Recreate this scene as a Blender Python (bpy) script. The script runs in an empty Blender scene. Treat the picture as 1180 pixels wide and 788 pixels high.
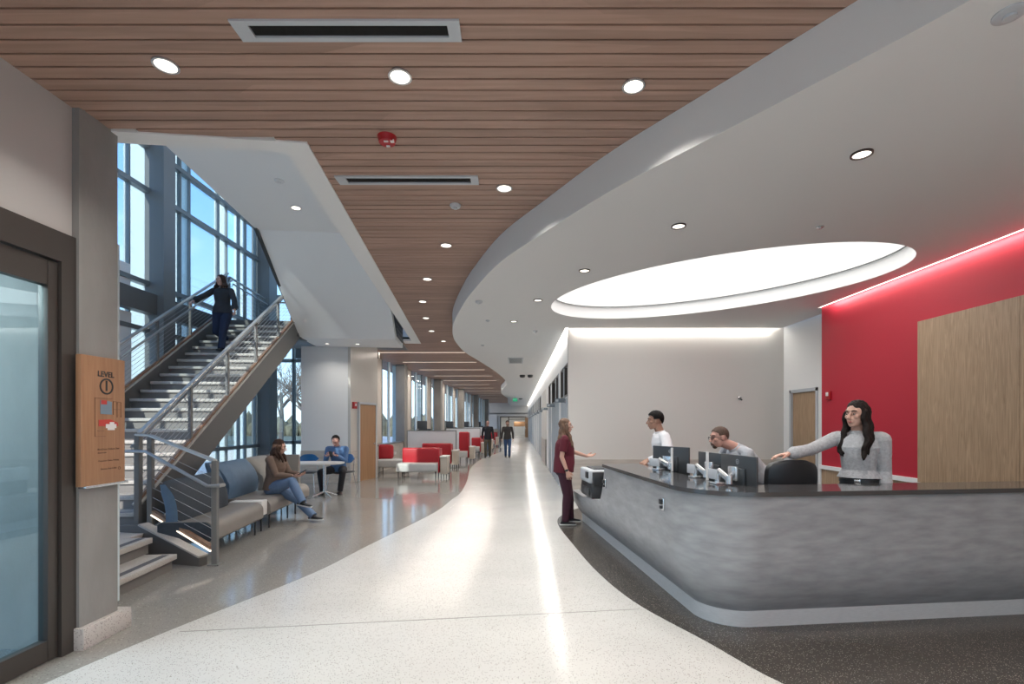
import bpy, bmesh, math, random
from mathutils import Vector, Matrix, noise
random.seed(7)
PI = math.pi
V = Vector
sc = bpy.context.scene
COL = sc.collection
# ------------------------------------------------------------------ view
sc.view_settings.view_transform = 'Standard'
sc.view_settings.look = 'None'
sc.view_settings.gamma = 1.0
sc.view_settings.exposure = 0.0
sc.view_settings.use_curve_mapping = False
F = 565.0
cam = bpy.data.cameras.new('camera')
cam.sensor_width = 36.0
cam.lens = F / 1180 * 36
cam.shift_x = -8 / 1180
cam.shift_y = 93 / 1180
cam.clip_start = 0.05; cam.clip_end = 400
co = bpy.data.objects.new('camera', cam); COL.objects.link(co)
co.location = (0, 0, 1.6); co.rotation_euler = (PI / 2, 0, 0)
sc.camera = co
# the stair, the seam and the desk all follow one axis turned 6.2 degrees
CU, SU = math.cos(math.radians(6.2)), math.sin(math.radians(6.2))
def R(n, s, z=0.0):
    return V((n * CU - s * SU, n * SU + s * CU, z))
ANG = math.radians(6.2)
# ------------------------------------------------------------------ materials
def principled(name):
    m = bpy.data.materials.new(name); m.use_nodes = True
    nt = m.node_tree
    return m, nt, nt.nodes['Principled BSDF']
def mat(name, col, rough=0.5, metal=0.0, var=0.0, vscale=8.0, bump=0.0, bscale=60.0, stretch=None, spec=0.5, coat=0.0):
    m, nt, b = principled(name)
    b.inputs['Base Color'].default_value = (*col, 1)
    b.inputs['Roughness'].default_value = rough
    b.inputs['Metallic'].default_value = metal
    b.inputs['Specular IOR Level'].default_value = spec
    b.inputs['Coat Weight'].default_value = coat
    if var or bump:
        tc = nt.nodes.new('ShaderNodeTexCoord'); mp = nt.nodes.new('ShaderNodeMapping')
        nt.links.new(tc.outputs['Object'], mp.inputs['Vector'])
        if stretch: mp.inputs['Scale'].default_value = stretch
    if var:
        n = nt.nodes.new('ShaderNodeTexNoise'); n.inputs['Scale'].default_value = vscale; n.inputs['Detail'].default_value = 5
        nt.links.new(mp.outputs[0], n.inputs['Vector'])
        r = nt.nodes.new('ShaderNodeValToRGB')
        r.color_ramp.elements[0].position = 0.3; r.color_ramp.elements[1].position = 0.7
        r.color_ramp.elements[0].color = (*[max(0, c * (1 - var)) for c in col], 1)
        r.color_ramp.elements[1].color = (*[min(1, c * (1 + var)) for c in col], 1)
        nt.links.new(n.outputs['Fac'], r.inputs[0]); nt.links.new(r.outputs[0], b.inputs['Base Color'])
    if bump:
        n = nt.nodes.new('ShaderNodeTexNoise'); n.inputs['Scale'].default_value = bscale; n.inputs['Detail'].default_value = 3
        nt.links.new(mp.outputs[0], n.inputs['Vector'])
        bp = nt.nodes.new('ShaderNodeBump'); bp.inputs['Strength'].default_value = bump; bp.inputs['Distance'].default_value = 0.01
        nt.links.new(n.outputs['Fac'], bp.inputs['Height']); nt.links.new(bp.outputs[0], b.inputs['Normal'])
    return m
def emis(name, col, strength):
    m = bpy.data.materials.new(name); m.use_nodes = True; nt = m.node_tree
    nt.nodes.clear()
    o = nt.nodes.new('ShaderNodeOutputMaterial'); e = nt.nodes.new('ShaderNodeEmission')
    e.inputs[0].default_value = (*col, 1); e.inputs[1].default_value = strength
    nt.links.new(e.outputs[0], o.inputs[0]); return m
def glass(name, tint=(0.88, 0.96, 0.97), refl=0.12, k=.3):
    m = bpy.data.materials.new(name); m.use_nodes = True; nt = m.node_tree; nt.nodes.clear()
    o = nt.nodes.new('ShaderNodeOutputMaterial'); t = nt.nodes.new('ShaderNodeBsdfTransparent')
    g = nt.nodes.new('ShaderNodeBsdfGlossy'); mx = nt.nodes.new('ShaderNodeMixShader')
    fr = nt.nodes.new('ShaderNodeLayerWeight'); fr.inputs[0].default_value = 0.25
    ml = nt.nodes.new('ShaderNodeMath'); ml.operation = 'MULTIPLY_ADD'; ml.inputs[1].default_value = k; ml.inputs[2].default_value = refl * 0.4
    nt.links.new(fr.outputs['Fresnel'], ml.inputs[0])
    t.inputs[0].default_value = (*tint, 1); g.inputs['Roughness'].default_value = 0.02
    g.inputs[0].default_value = (0.9, 0.95, 1, 1)
    nt.links.new(ml.outputs[0], mx.inputs[0]); nt.links.new(t.outputs[0], mx.inputs[1]); nt.links.new(g.outputs[0], mx.inputs[2])
    nt.links.new(mx.outputs[0], o.inputs[0]); return m
def terrazzo(name, base, c1, c2, rough, amount=0.35, scale=90.0):
    m, nt, b = principled(name)
    tc = nt.nodes.new('ShaderNodeTexCoord')
    def chips(sc_, thr, colr, prev):
        v = nt.nodes.new('ShaderNodeTexVoronoi'); v.inputs['Scale'].default_value = sc_
        nt.links.new(tc.outputs['Object'], v.inputs['Vector'])
        sep = nt.nodes.new('ShaderNodeSeparateColor'); nt.links.new(v.outputs['Color'], sep.inputs[0])
        g = nt.nodes.new('ShaderNodeMath'); g.operation = 'LESS_THAN'; g.inputs[1].default_value = thr
        nt.links.new(sep.outputs[0], g.inputs[0])
        l = nt.nodes.new('ShaderNodeMath'); l.operation = 'LESS_THAN'; l.inputs[1].default_value = 0.38
        nt.links.new(v.outputs['Distance'], l.inputs[0])
        ml = nt.nodes.new('ShaderNodeMath'); ml.operation = 'MULTIPLY'
        nt.links.new(g.outputs[0], ml.inputs[0]); nt.links.new(l.outputs[0], ml.inputs[1])
        mx = nt.nodes.new('ShaderNodeMix'); mx.data_type = 'RGBA'
        nt.links.new(ml.outputs[0], mx.inputs[0])
        if isinstance(prev, tuple): mx.inputs[6].default_value = (*prev, 1)
        else: nt.links.new(prev, mx.inputs[6])
        mx.inputs[7].default_value = (*colr, 1)
        return mx.outputs[2]
    n = nt.nodes.new('ShaderNodeTexNoise'); n.inputs['Scale'].default_value = 0.9; n.inputs['Detail'].default_value = 4
    nt.links.new(tc.outputs['Object'], n.inputs['Vector'])
    r = nt.nodes.new('ShaderNodeValToRGB'); r.color_ramp.elements[0].position = .35; r.color_ramp.elements[1].position = .7
    r.color_ramp.elements[0].color = (*[c * .94 for c in base], 1); r.color_ramp.elements[1].color = (*[min(1, c * 1.05) for c in base], 1)
    nt.links.new(n.outputs['Fac'], r.inputs[0])
    o = chips(scale, amount, c1, r.outputs[0])
    o = chips(scale * 0.6, amount * 0.45, c2, o)
    nt.links.new(o, b.inputs['Base Color'])
    b.inputs['Roughness'].default_value = rough
    b.inputs['Specular IOR Level'].default_value = 0.42
    bn = nt.nodes.new('ShaderNodeTexNoise'); bn.inputs['Scale'].default_value = 1.6; bn.inputs['Detail'].default_value = 2
    nt.links.new(tc.outputs['Object'], bn.inputs['Vector'])
    bp = nt.nodes.new('ShaderNodeBump'); bp.inputs['Strength'].default_value = 0.05; bp.inputs['Distance'].default_value = 0.02
    nt.links.new(bn.outputs['Fac'], bp.inputs['Height']); nt.links.new(bp.outputs[0], b.inputs['Normal'])
    return m
def wood(name, c1, c2, axis=0, rough=0.5, scale=1.0, plank=0.0, cath=0.0):
    """grain runs along the given axis"""
    m, nt, b = principled(name)
    tc = nt.nodes.new('ShaderNodeTexCoord'); mp = nt.nodes.new('ShaderNodeMapping')
    s = [14.0 * scale] * 3; s[axis] = 0.7 * scale
    mp.inputs['Scale'].default_value = s
    nt.links.new(tc.outputs['Object'], mp.inputs['Vector'])
    n = nt.nodes.new('ShaderNodeTexNoise'); n.inputs['Scale'].default_value = 2.0; n.inputs['Detail'].default_value = 6; n.inputs['Distortion'].default_value = 0.6 + cath
    nt.links.new(mp.outputs[0], n.inputs['Vector'])
    r = nt.nodes.new('ShaderNodeValToRGB'); r.color_ramp.elements[0].position = .3; r.color_ramp.elements[1].position = .7
    r.color_ramp.elements[0].color = (*c1, 1); r.color_ramp.elements[1].color = (*c2, 1)
    nt.links.new(n.outputs['Fac'], r.inputs[0])
    out = r.outputs[0]
    if plank:
        vn = nt.nodes.new('ShaderNodeTexVoronoi'); vn.inputs['Scale'].default_value = 1.0
        mp2 = nt.nodes.new('ShaderNodeMapping'); s2 = [1 / plank] * 3; s2[axis] = 0.42; mp2.inputs['Scale'].default_value = s2
        nt.links.new(tc.outputs['Object'], mp2.inputs['Vector']); nt.links.new(mp2.outputs[0], vn.inputs['Vector'])
        vn.inputs['Randomness'].default_value = 0.6
        hs = nt.nodes.new('ShaderNodeHueSaturation')
        sp = nt.nodes.new('ShaderNodeSeparateColor'); nt.links.new(vn.outputs['Color'], sp.inputs[0])
        mr = nt.nodes.new('ShaderNodeMapRange'); mr.inputs['To Min'].default_value = 0.84; mr.inputs['To Max'].default_value = 1.14
        nt.links.new(sp.outputs[0], mr.inputs[0]); nt.links.new(mr.outputs[0], hs.inputs['Value'])
        nt.links.new(out, hs.inputs['Color']); out = hs.outputs[0]
    nt.links.new(out, b.inputs['Base Color']); b.inputs['Roughness'].default_value = rough
    return m
M = {}
M['wood_ceiling'] = wood('cedar_slat', (0.315, 0.20, 0.152), (0.405, 0.262, 0.203), 0, 0.5, 1.0, plank=0.108)
M['wood_light'] = wood('oak_veneer', (0.36, 0.235, 0.135), (0.50, 0.345, 0.21), 2, 0.45, 1.3, plank=0.28, cath=2.0)
M['wood_panel'] = wood('oak_panel_veneer', (0.30, 0.195, 0.115), (0.47, 0.325, 0.205), 2, 0.45, 0.9, cath=3.0)
M['wood_door'] = wood('door_veneer', (0.33, 0.175, 0.085), (0.42, 0.24, 0.12), 2, 0.45, 0.8)
M['wood_sign'] = wood('sign_veneer', (0.29, 0.145, 0.075), (0.37, 0.20, 0.105), 2, 0.5, 0.9, cath=1.2)
M['wood_trim'] = wood('trim_veneer', (0.20, 0.11, 0.065), (0.30, 0.18, 0.11), 1, 0.5)
M['black'] = mat('black_backing', (0.006, 0.006, 0.006), 0.9)
M['white'] = mat('white_paint', (0.82, 0.825, 0.82), 0.6)
M['white_ceiling'] = mat('ceiling_paint', (0.72, 0.725, 0.72), 0.7)
M['fascia'] = mat('fascia_paint', (0.70, 0.715, 0.715), 0.5)
M['greige'] = mat('greige_wallpaper', (0.66, 0.642, 0.61), 0.6)
M['left_wall'] = mat('warm_grey_paint', (0.48, 0.47, 0.455), 0.65)
M['red'] = mat('red_paint', (0.43, 0.006, 0.026), 0.55)
M['concrete'] = mat('cast_concrete', (0.25, 0.245, 0.235), 0.65, var=0.16, vscale=2.6, bump=0.25, bscale=30, stretch=(1, 1, 0.5))
M['steel_grey'] = mat('painted_grey_steel', (0.17, 0.17, 0.165), 0.42)
M['stringer'] = mat('stringer_paint', (0.115, 0.112, 0.107), 0.45)
M['mullion'] = mat('mullion_grey', (0.20, 0.215, 0.215), 0.4, metal=0.3)
M['bronze'] = mat('dark_bronze_aluminium', (0.075, 0.066, 0.06), 0.42, metal=0.4)
M['fin'] = mat('pale_fin_aluminium', (0.72, 0.78, 0.78), 0.45)
M['satin'] = mat('satin_steel', (0.46, 0.445, 0.415), 0.42, metal=0.6)
M['rail'] = mat('grey_tube_steel', (0.36, 0.36, 0.355), 0.42, metal=0.5)
M['chrome'] = mat('brushed_aluminium', (0.72, 0.73, 0.74), 0.25, metal=0.85)
M['cable'] = mat('cable_steel', (0.40, 0.40, 0.40), 0.6, metal=0.0)
M['tread'] = terrazzo('precast_tread', (0.50, 0.475, 0.44), (0.36, 0.33, 0.3), (0.6, 0.58, 0.55), 0.5, 0.3, 120)
M['riser'] = mat('riser_grey', (0.20, 0.19, 0.18), 0.5)
M['strip'] = mat('anti_slip_strip', (0.13, 0.13, 0.14), 0.7)
M['floor_light'] = terrazzo('pale_terrazzo', (0.60, 0.595, 0.57), (0.20, 0.19, 0.18), (0.38, 0.35, 0.31), 0.17, 0.16, 130)
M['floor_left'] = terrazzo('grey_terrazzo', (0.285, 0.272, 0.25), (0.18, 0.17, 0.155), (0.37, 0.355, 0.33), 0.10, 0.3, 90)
M['floor_dark'] = terrazzo('charcoal_terrazzo', (0.068, 0.060, 0.052), (0.30, 0.28, 0.25), (0.04, 0.035, 0.03), 0.22, 0.2, 130)
M['plinth'] = terrazzo('plinth_terrazzo', (0.56, 0.53, 0.50), (0.3, 0.27, 0.25), (0.45, 0.42, 0.4), 0.3, 0.3, 90)
M['dado'] = mat('veined_stone_tile', (0.50, 0.465, 0.42), 0.3, var=0.15, vscale=3.0, stretch=(1, 1, 6))
M['desk'] = mat('plaster_look_laminate', (0.31, 0.32, 0.33), 0.38, var=0.17, vscale=5.5, stretch=(.8, .8, 3.2))
M['desk_kick'] = mat('brushed_kick_plate', (0.56, 0.58, 0.59), 0.35, metal=0.1, var=0.06, vscale=20, stretch=(1, 1, 8))
M['stone'] = mat('charcoal_quartz', (0.055, 0.055, 0.058), 0.09, spec=0.8)
M['glass'] = glass('clear_glass')
M['glass_long'] = glass('corridor_glass', (.93, .98, .99), .08, .08)
M['glass_door'] = glass('door_glass', (0.84, 0.96, 0.98), 0.12, .12)
M['plastic_black'] = mat('black_plastic', (0.018, 0.02, 0.023), 0.38)
M['plastic_dark'] = mat('charcoal_plastic', (0.04, 0.045, 0.05), 0.4)
M['plastic_grey'] = mat('light_grey_plastic', (0.50, 0.53, 0.56), 0.4)
M['plastic_white'] = mat('white_plastic', (0.75, 0.75, 0.74), 0.4)
M['alarm_red'] = mat('alarm_red_plastic', (0.36, 0.01, 0.015), 0.35)
M['uph_grey'] = mat('grey_vinyl', (0.235, 0.215, 0.195), 0.42, var=0.04, vscale=12)
M['uph_dark'] = mat('slate_fabric', (0.045, 0.057, 0.072), 0.75, var=0.1, vscale=30, bump=0.2, bscale=220)
M['uph_blue'] = mat('steel_blue_fabric', (0.10, 0.17, 0.26), 0.55, var=0.08, vscale=14)
M['uph_taupe'] = mat('taupe_vinyl', (0.27, 0.25, 0.225), 0.5)
M['uph_light'] = mat('pale_grey_vinyl', (0.50, 0.50, 0.49), 0.5, var=0.04, vscale=14)
M['uph_red'] = mat('crimson_vinyl', (0.42, 0.012, 0.022), 0.45)
M['laminate'] = mat('white_laminate', (0.78, 0.77, 0.74), 0.3)
M['beige_lam'] = mat('beige_laminate', (0.52, 0.45, 0.38), 0.4)
M['blue_plastic'] = mat('blue_plastic', (0.01, 0.13, 0.36), 0.35)
M['marker'] = mat('white_partition_panel', (0.68, 0.70, 0.73), 0.4)
M['led'] = emis('led_strip', (1.0, 0.94, 0.87), 5.0)
M['led_lin'] = emis('linear_led', (1.0, 0.80, 0.64), 1.5)
M['led_under'] = emis('led_rail', (1.0, 0.9, 0.75), 2.0)
M['lamp'] = emis('downlight_lens', (1.0, 0.93, 0.82), 3.0)
M['skylight'] = emis('luminous_ceiling_panel', (1.0, 0.985, 0.95), 1.12)
M['exit_green'] = emis('green_exit_panel', (0.02, 0.55, 0.25), 0.8)
M['bark'] = mat('bark', (0.10, 0.075, 0.055), 0.9)
M['twig'] = mat('winter_twig', (0.17, 0.13, 0.10), 0.9)
M['outside'] = mat('pale_pavement', (0.45, 0.44, 0.42), 0.9, var=0.1, vscale=0.3)
M['lawn'] = mat('winter_grass', (0.16, 0.15, 0.09), 0.95, var=0.3, vscale=0.4)
# ------------------------------------------------------------------ mesh builder
WM = {}
class MB:
    def __init__(self): self.bm = bmesh.new()
    def add(self, verts, faces):
        vs = [self.bm.verts.new(v) for v in verts]
        for f in faces:
            try: self.bm.faces.new([vs[i] for i in f])
            except ValueError: pass
        return self
    def box(self, c, s, rz=0.0, bev=0.0, seg=2, mtx=None):
        b = bmesh.new(); bmesh.ops.create_cube(b, size=1.0)
        for v in b.verts: v.co = V((v.co.x * s[0], v.co.y * s[1], v.co.z * s[2]))
        if bev: bmesh.ops.bevel(b, geom=list(b.edges), offset=bev, segments=seg, affect='EDGES', profile=0.5)
        m = Matrix.Translation(V(c)) @ (mtx if mtx is not None else Matrix.Rotation(rz, 4, 'Z'))
        return self.take(b, m)
    def take(self, b, m=None):
        b.verts.index_update()
        vs = [self.bm.verts.new((m @ v.co) if m is not None else v.co) for v in b.verts]
        for f in b.faces: 
            try: self.bm.faces.new([vs[v.index] for v in f.verts])
            except ValueError: pass
        b.free(); return self
    def bounds(self, x0, x1, y0, y1, z0, z1, bev=0.0, seg=2):
        return self.box(((x0 + x1) / 2, (y0 + y1) / 2, (z0 + z1) / 2), (x1 - x0, y1 - y0, z1 - z0), 0, bev, seg)
    def rb(self, n0, n1, s0, s1, z0, z1, bev=0.0, seg=2):     # a box in the turned frame
        return self.box(R((n0 + n1) / 2, (s0 + s1) / 2, (z0 + z1) / 2), (n1 - n0, s1 - s0, z1 - z0), ANG, bev, seg)
    def beam(self, a, b, w, h, bev=0.0):                      # a bar from a to b: w across, h upward
        a, b = V(a), V(b); d = b - a; L = d.length; d.normalize()
        x = d.cross(V((0, 0, 1)))
        if x.length < 1e-4: x = V((1, 0, 0))
        x.normalize(); z = x.cross(d)
        m = Matrix((x, d, z)).transposed().to_4x4()
        return self.box((a + b) / 2, (w, L, h), 0, bev, 1, m)
    def prism(self, pts, z0, z1):
        n = len(pts)
        vs = [(p[0], p[1], z0) for p in pts] + [(p[0], p[1], z1) for p in pts]
        return self.add(vs, [list(range(n))[::-1], list(range(n, 2 * n))] + [[i, (i + 1) % n, n + (i + 1) % n, n + i] for i in range(n)])
    def extr(self, pts, vec):                                 # any planar polygon pushed along vec
        n = len(pts); vec = V(vec)
        vs = [V(p) for p in pts] + [V(p) + vec for p in pts]
        return self.add(vs, [list(range(n))[::-1], list(range(n, 2 * n))] + [[i, (i + 1) % n, n + (i + 1) % n, n + i] for i in range(n)])
    def tube(self, path, r, n=10, cap=True):
        path = [V(p) for p in path]
        rs = r if isinstance(r, (list, tuple)) else [r] * len(path)
        rings = []; ref = None
        for i, p in enumerate(path):
            t = (path[min(i + 1, len(path) - 1)] - path[max(i - 1, 0)]).normalized()
            if ref is None: ref = V((0, 0, 1)) if abs(t.z) < 0.9 else V((1, 0, 0))
            a = t.cross(ref).normalized(); b2 = a.cross(t).normalized(); ref = b2
            rings.append([self.bm.verts.new(p + (a * math.cos(2 * PI * k / n) + b2 * math.sin(2 * PI * k / n)) * rs[i]) for k in range(n)])
        for i in range(len(rings) - 1):
            for k in range(n):
                self.bm.faces.new([rings[i][k], rings[i + 1][k], rings[i + 1][(k + 1) % n], rings[i][(k + 1) % n]])
        if cap:
            self.bm.faces.new(rings[0]); self.bm.faces.new(rings[-1][::-1])
        return self
    def loft(self, secs, n=20, dome=True):                    # secs: (centre, half-axis A, half-axis B)
        rings = []
        for c, A, B in secs:
            rings.append([self.bm.verts.new(V(c) + V(A) * math.cos(2 * PI * k / n) + V(B) * math.sin(2 * PI * k / n)) for k in range(n)])
        for i in range(len(rings) - 1):
            for k in range(n):
                self.bm.faces.new([rings[i][k], rings[i + 1][k], rings[i + 1][(k + 1) % n], rings[i][(k + 1) % n]])
        self.bm.faces.new(rings[0]); self.bm.faces.new(rings[-1][::-1])
        return self
    def ball(self, c, r, m3=None, sub=2):
        b = bmesh.new(); bmesh.ops.create_icosphere(b, subdivisions=sub, radius=1.0)
        rr = r if isinstance(r, (tuple, list)) else (r, r, r)
        m = (m3.to_4x4() if m3 is not None else Matrix.Identity(4)) @ Matrix.Diagonal((*rr, 1))
        return self.take(b, Matrix.Translation(V(c)) @ m)
    def disc(self, c, r, z0, z1, n=32, r2=None):
        c = V(c); r2 = r if r2 is None else r2
        vs = [(c.x + r * math.cos(2 * PI * k / n), c.y + r * math.sin(2 * PI * k / n), z0) for k in range(n)] + \
             [(c.x + r2 * math.cos(2 * PI * k / n), c.y + r2 * math.sin(2 * PI * k / n), z1) for k in range(n)]
        return self.add(vs, [list(range(n))[::-1], list(range(n, 2 * n))] + [[i, (i + 1) % n, n + (i + 1) % n, n + i] for i in range(n)])
    def ring(self, c, ri, ro, z0, z1, n=32):
        c = V(c)
        def loop(r, z): return [self.bm.verts.new((c.x + r * math.cos(2 * PI * k / n), c.y + r * math.sin(2 * PI * k / n), z)) for k in range(n)]
        L = [loop(ri, z0), loop(ro, z0), loop(ro, z1), loop(ri, z1)]
        for i in range(4):
            A, B = L[i], L[(i + 1) % 4]
            for k in range(n): self.bm.faces.new([A[k], B[k], B[(k + 1) % n], A[(k + 1) % n]])
        return self
    def build(self, name, m, parent=None, smooth=35, world=True, voxel=None, sm=0):
        bm = self.bm
        bmesh.ops.recalc_face_normals(bm, faces=list(bm.faces))
        org = V((0, 0, 0))
        if parent is None and world:
            xs = [v.co for v in bm.verts]
            if xs:
                lo = [min(c[i] for c in xs) for i in range(3)]; hi = [max(c[i] for c in xs) for i in range(3)]
                org = V(((lo[0] + hi[0]) / 2, (lo[1] + hi[1]) / 2, lo[2]))
            for v in bm.verts: v.co -= org
        elif parent is not None and world:
            inv = WM[parent].inverted()
            for v in bm.verts: v.co = inv @ v.co
        me = bpy.data.meshes.new(name); bm.to_mesh(me); bm.free()
        me.materials.append(m if not isinstance(m, str) else M[m])
        o = bpy.data.objects.new(name, me); COL.objects.link(o)
        if voxel:
            md = o.modifiers.new('remesh', 'REMESH'); md.mode = 'VOXEL'; md.voxel_size = voxel
            if sm:
                ms = o.modifiers.new('smooth', 'SMOOTH'); ms.iterations = sm; ms.factor = 0.5
            dg = bpy.context.evaluated_depsgraph_get()
            me2 = bpy.data.meshes.new_from_object(o.evaluated_get(dg))
            o.modifiers.clear(); o.data = me2; bpy.data.meshes.remove(me); me2.name = name; me = me2
            if not me.materials: me.materials.append(m if not isinstance(m, str) else M[m])
        if smooth:
            me.polygons.foreach_set('use_smooth', [True] * len(me.polygons))
            me.set_sharp_from_angle(angle=math.radians(smooth if not voxel else 80))
        if parent is not None:
            o.parent = parent; WM[o] = WM[parent].copy()
        else:
            o.location = org; WM[o] = Matrix.Translation(org)
        return o
def thing(name, loc, rz, label, cat, group=None):
    o = bpy.data.objects.new(name, None); COL.objects.link(o)
    o.empty_display_size = 0.1
    o.location = loc; o.rotation_euler = (0, 0, rz)
    WM[o] = Matrix.Translation(V(loc)) @ Matrix.Rotation(rz, 4, 'Z')
    o['label'] = label; o['category'] = cat
    if group: o['group'] = group
    return o
def tag(o, label, cat, group=None, kind=None):
    o['label'] = label; o['category'] = cat
    if group: o['group'] = group
    if kind: o['kind'] = kind
    return o
def struct(o, label=None):
    o['kind'] = 'structure'
    if label: o['label'] = label
    return o
def copy_tree(o, loc=None, rz=None, label=None, parent=None):
    c = o.copy(); COL.objects.link(c)
    if parent is not None: c.parent = parent
    if loc is not None: c.location = loc
    if rz is not None: c.rotation_euler = (0, 0, rz)
    if label: c['label'] = label
    for ch in list(o.children): copy_tree(ch, parent=c)
    return c
def spline(pts, k=8, closed=False):
    P = [V((p[0], p[1])) for p in pts]; n = len(P); out = []
    rng = range(n) if closed else range(n - 1)
    for i in rng:
        g = (lambda j: P[j % n]) if closed else (lambda j: P[max(0, min(n - 1, j))])
        p0, p1, p2, p3 = g(i - 1), g(i), g(i + 1), g(i + 2)
        for t in range(k):
            t /= k
            out.append(0.5 * ((2 * p1) + (p2 - p0) * t + (2 * p0 - 5 * p1 + 4 * p2 - p3) * t * t + (3 * p1 - p0 - 3 * p2 + p3) * t ** 3))
    if not closed: out.append(P[-1])
    return out
ZW, ZC = 3.82, 3.50            # slatted ceiling, white ceiling
# ------------------------------------------------------------------ floors
curve_floor = [(-2.95, 2.6), (-2.91, 3.0), (-2.68, 3.8), (-2.19, 5.2), (-1.96, 6.4), (-1.51, 8.7), (-1.40, 10.2), (-1.335, 11.2), (-1.43, 13.5), (-1.68, 16.8),
               (-1.71, 19.8), (-1.55, 23.0), (-1.14, 25.5), (-0.95, 28.2), (-1.25, 33), (-0.95, 38), (-1.1, 46), (-1.1, 56)]
curve_right = [(4.2, 0.6), (2.9, 1.7), (2.1, 2.4), (1.62, 3.0), (1.37, 3.58), (1.03, 4.37), (.83, 5.32), (.70, 6.55), (.62, 7.5), (.64, 8.1), (.78, 8.55), (1.06, 9.1), (1.5, 9.6)]
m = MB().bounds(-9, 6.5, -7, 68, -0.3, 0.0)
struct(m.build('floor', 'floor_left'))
cf = spline(curve_floor, 6)
m = MB(); m.prism([(-3.1, -7), (-3.0, 2.0)] + [tuple(p) for p in cf] + [(1.02, 56), (1.02, 9.94), (5.4, 9.94), (5.4, -7)], 0.0, 0.002)
struct(m.build('floor', 'floor_light'))
cr = spline(curve_right, 6)
m = MB(); m.prism([(5.4, -2)] + [tuple(p) for p in cr] + [(1.5, 9.94), (5.4, 9.94)], 0.002, 0.004)
struct(m.build('floor', 'floor_dark'))
def strip(a, b, w=0.009):
    MBs = MB(); MBs.beam((a[0], a[1], 0.0026), (b[0], b[1], 0.0026), w, 0.002); return MBs
def gpt(x, y): d = 904 / (y - 487); return ((x - 598) / F * d, d)
sm_ = strip(gpt(207, 728), gpt(736, 702)); struct(sm_.build('trim_1', mat('zinc_divider', (0.28, 0.27, 0.25), 0.4)))
a_, b_ = gpt(640, 706), gpt(736, 702)
# ------------------------------------------------------------------ slatted ceiling
def xl(y):
    e = y + .094
    if e > 13.9: return -5.6
    return max(-3.16, min((-1.262 - .108 * e) / .994, (CU * e - 4.10) / SU) if y > 3.4 else -3.16)
m = MB(); y = -2.981; k = 0
while y < 55:
    x0, x1 = xl(y), 2.6
    m.bounds(x0, x1, y, y + 0.094, ZW, ZW + 0.055)
    y += 0.108
struct(m.build('ceiling', 'wood_ceiling', smooth=0))
m = MB(); z0, z1 = ZW + 0.055, ZW + 0.12
m.prism([(-3.3, -7), (5.5, -7), (5.5, 3.87), (-1.72, 3.87), (-3.3, 3.70)], z0, z1)
m.prism([(-1.66, 3.86), (5.5, 3.86), (5.5, 13.4), (xl(13.4) - .02, 13.4)], z0, z1)
m.prism([(-5.8, 13.4), (5.5, 13.4), (1.6, 56), (-5.8, 56)], z0, z1)
struct(m.build('ceiling', 'black', smooth=0))
m = MB(); m.bounds(-5.6, 2.0, 55.0, 68, 2.6, 2.7); m.bounds(-3.2, 5.5, -7, -3.0, ZW, ZW + .05)
struct(m.build('ceiling', 'white_ceiling'))
# white border of the stairwell opening and its shaft
m = MB(); m.rb(-4.2, -1.246, 4.03, 4.19, ZW - 0.012, ZW + 0.05); m.rb(-1.456, -1.246, 4.19, 13.95, ZW - 0.012, ZW + 0.05)
m.rb(-1.69, -1.456, 13.55, 13.95, ZW - 0.012, ZW + 0.05)
struct(m.build('trim_2', 'white'))
m = MB(); m.rb(-1.456, -1.40, 4.03, 13.9, ZW + .05, 5.3); m.rb(-4.2, -1.456, 4.0, 4.06, ZW + .05, 5.3)
struct(m.build('wall_shaft', 'white'))
# floor above: flat soffit, sloping soffit of the return flight, low flat soffit
m = MB()
prof = [(4.06, 5.25), (9.75, 5.25), (12.15, 3.62), (13.5, 3.62), (13.5, 5.6), (4.06, 5.6)]
m.extr([R(-3.93, s, z) for s, z in prof], R(2.24, 0, 0))
struct(m.build('ceiling', 'white', smooth=20))
m = MB(); m.rb(-1.4, 7.5, 2.5, 14.5, 5.25, 5.6)
struct(m.build('ceiling', 'white'))
# dark grille on the side of that soffit
t = thing('return_air_grille', R(-1.68, 12.4, 3.70), ANG, 'tall dark louvred grille on the side of the white stair soffit', 'vent')
m = MB(); m.extr([R(-1.685, 10.4, 5.2), R(-1.685, 12.30, 3.72), R(-1.685, 13.3, 3.72), R(-1.685, 13.3, 5.2)], R(0.02, 0, 0)); m.build('backing', 'plastic_dark', t)
m = MB()
for i in range(12): m.rb(-1.668, -1.652, 12.2 - i * .13, 13.3, 3.76 + i * .11, 3.775 + i * .11)
m.build('louvres', 'mullion', t)
# ------------------------------------------------------------------ white ceiling with the oval opening
curve_soff = [(5.0, -4.0), (3.6, -0.6), (2.62, 1.2), (2.03, 2.204), (1.55, 2.90), (1.206, 3.374), (.731, 4.05), (.266, 4.875), (-.22, 5.80), (-.646, 7.02), (-.9, 7.9),
              (-1.25, 9.38), (-1.43, 10.6), (-1.49, 11.7), (-1.45, 13.3), (-1.24, 15.0), (-.934, 17.6), (-.71, 20.1), (-.61, 22.3), (-.62, 24.4), (-.80, 26.6), (-1.05, 29), (-1.13, 31.5),
              (-1.05, 34.5), (-.88, 37.5), (-.80, 39), (-.9, 42), (-1.03, 46), (-1.0, 55)]
cs = spline(curve_soff, 6)
EC = V((2.60, 7.05)); EA = math.radians(-39.7)
def ell(r, n=72):
    return [EC + V((math.cos(EA) * r[0] * math.cos(t) - math.sin(EA) * r[1] * math.sin(t), math.sin(EA) * r[0] * math.cos(t) + math.cos(EA) * r[1] * math.sin(t))) for t in [2 * PI * k / n for k in range(n)]]
hole = ell((2.42, 1.435))
bm = bmesh.new()
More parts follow.
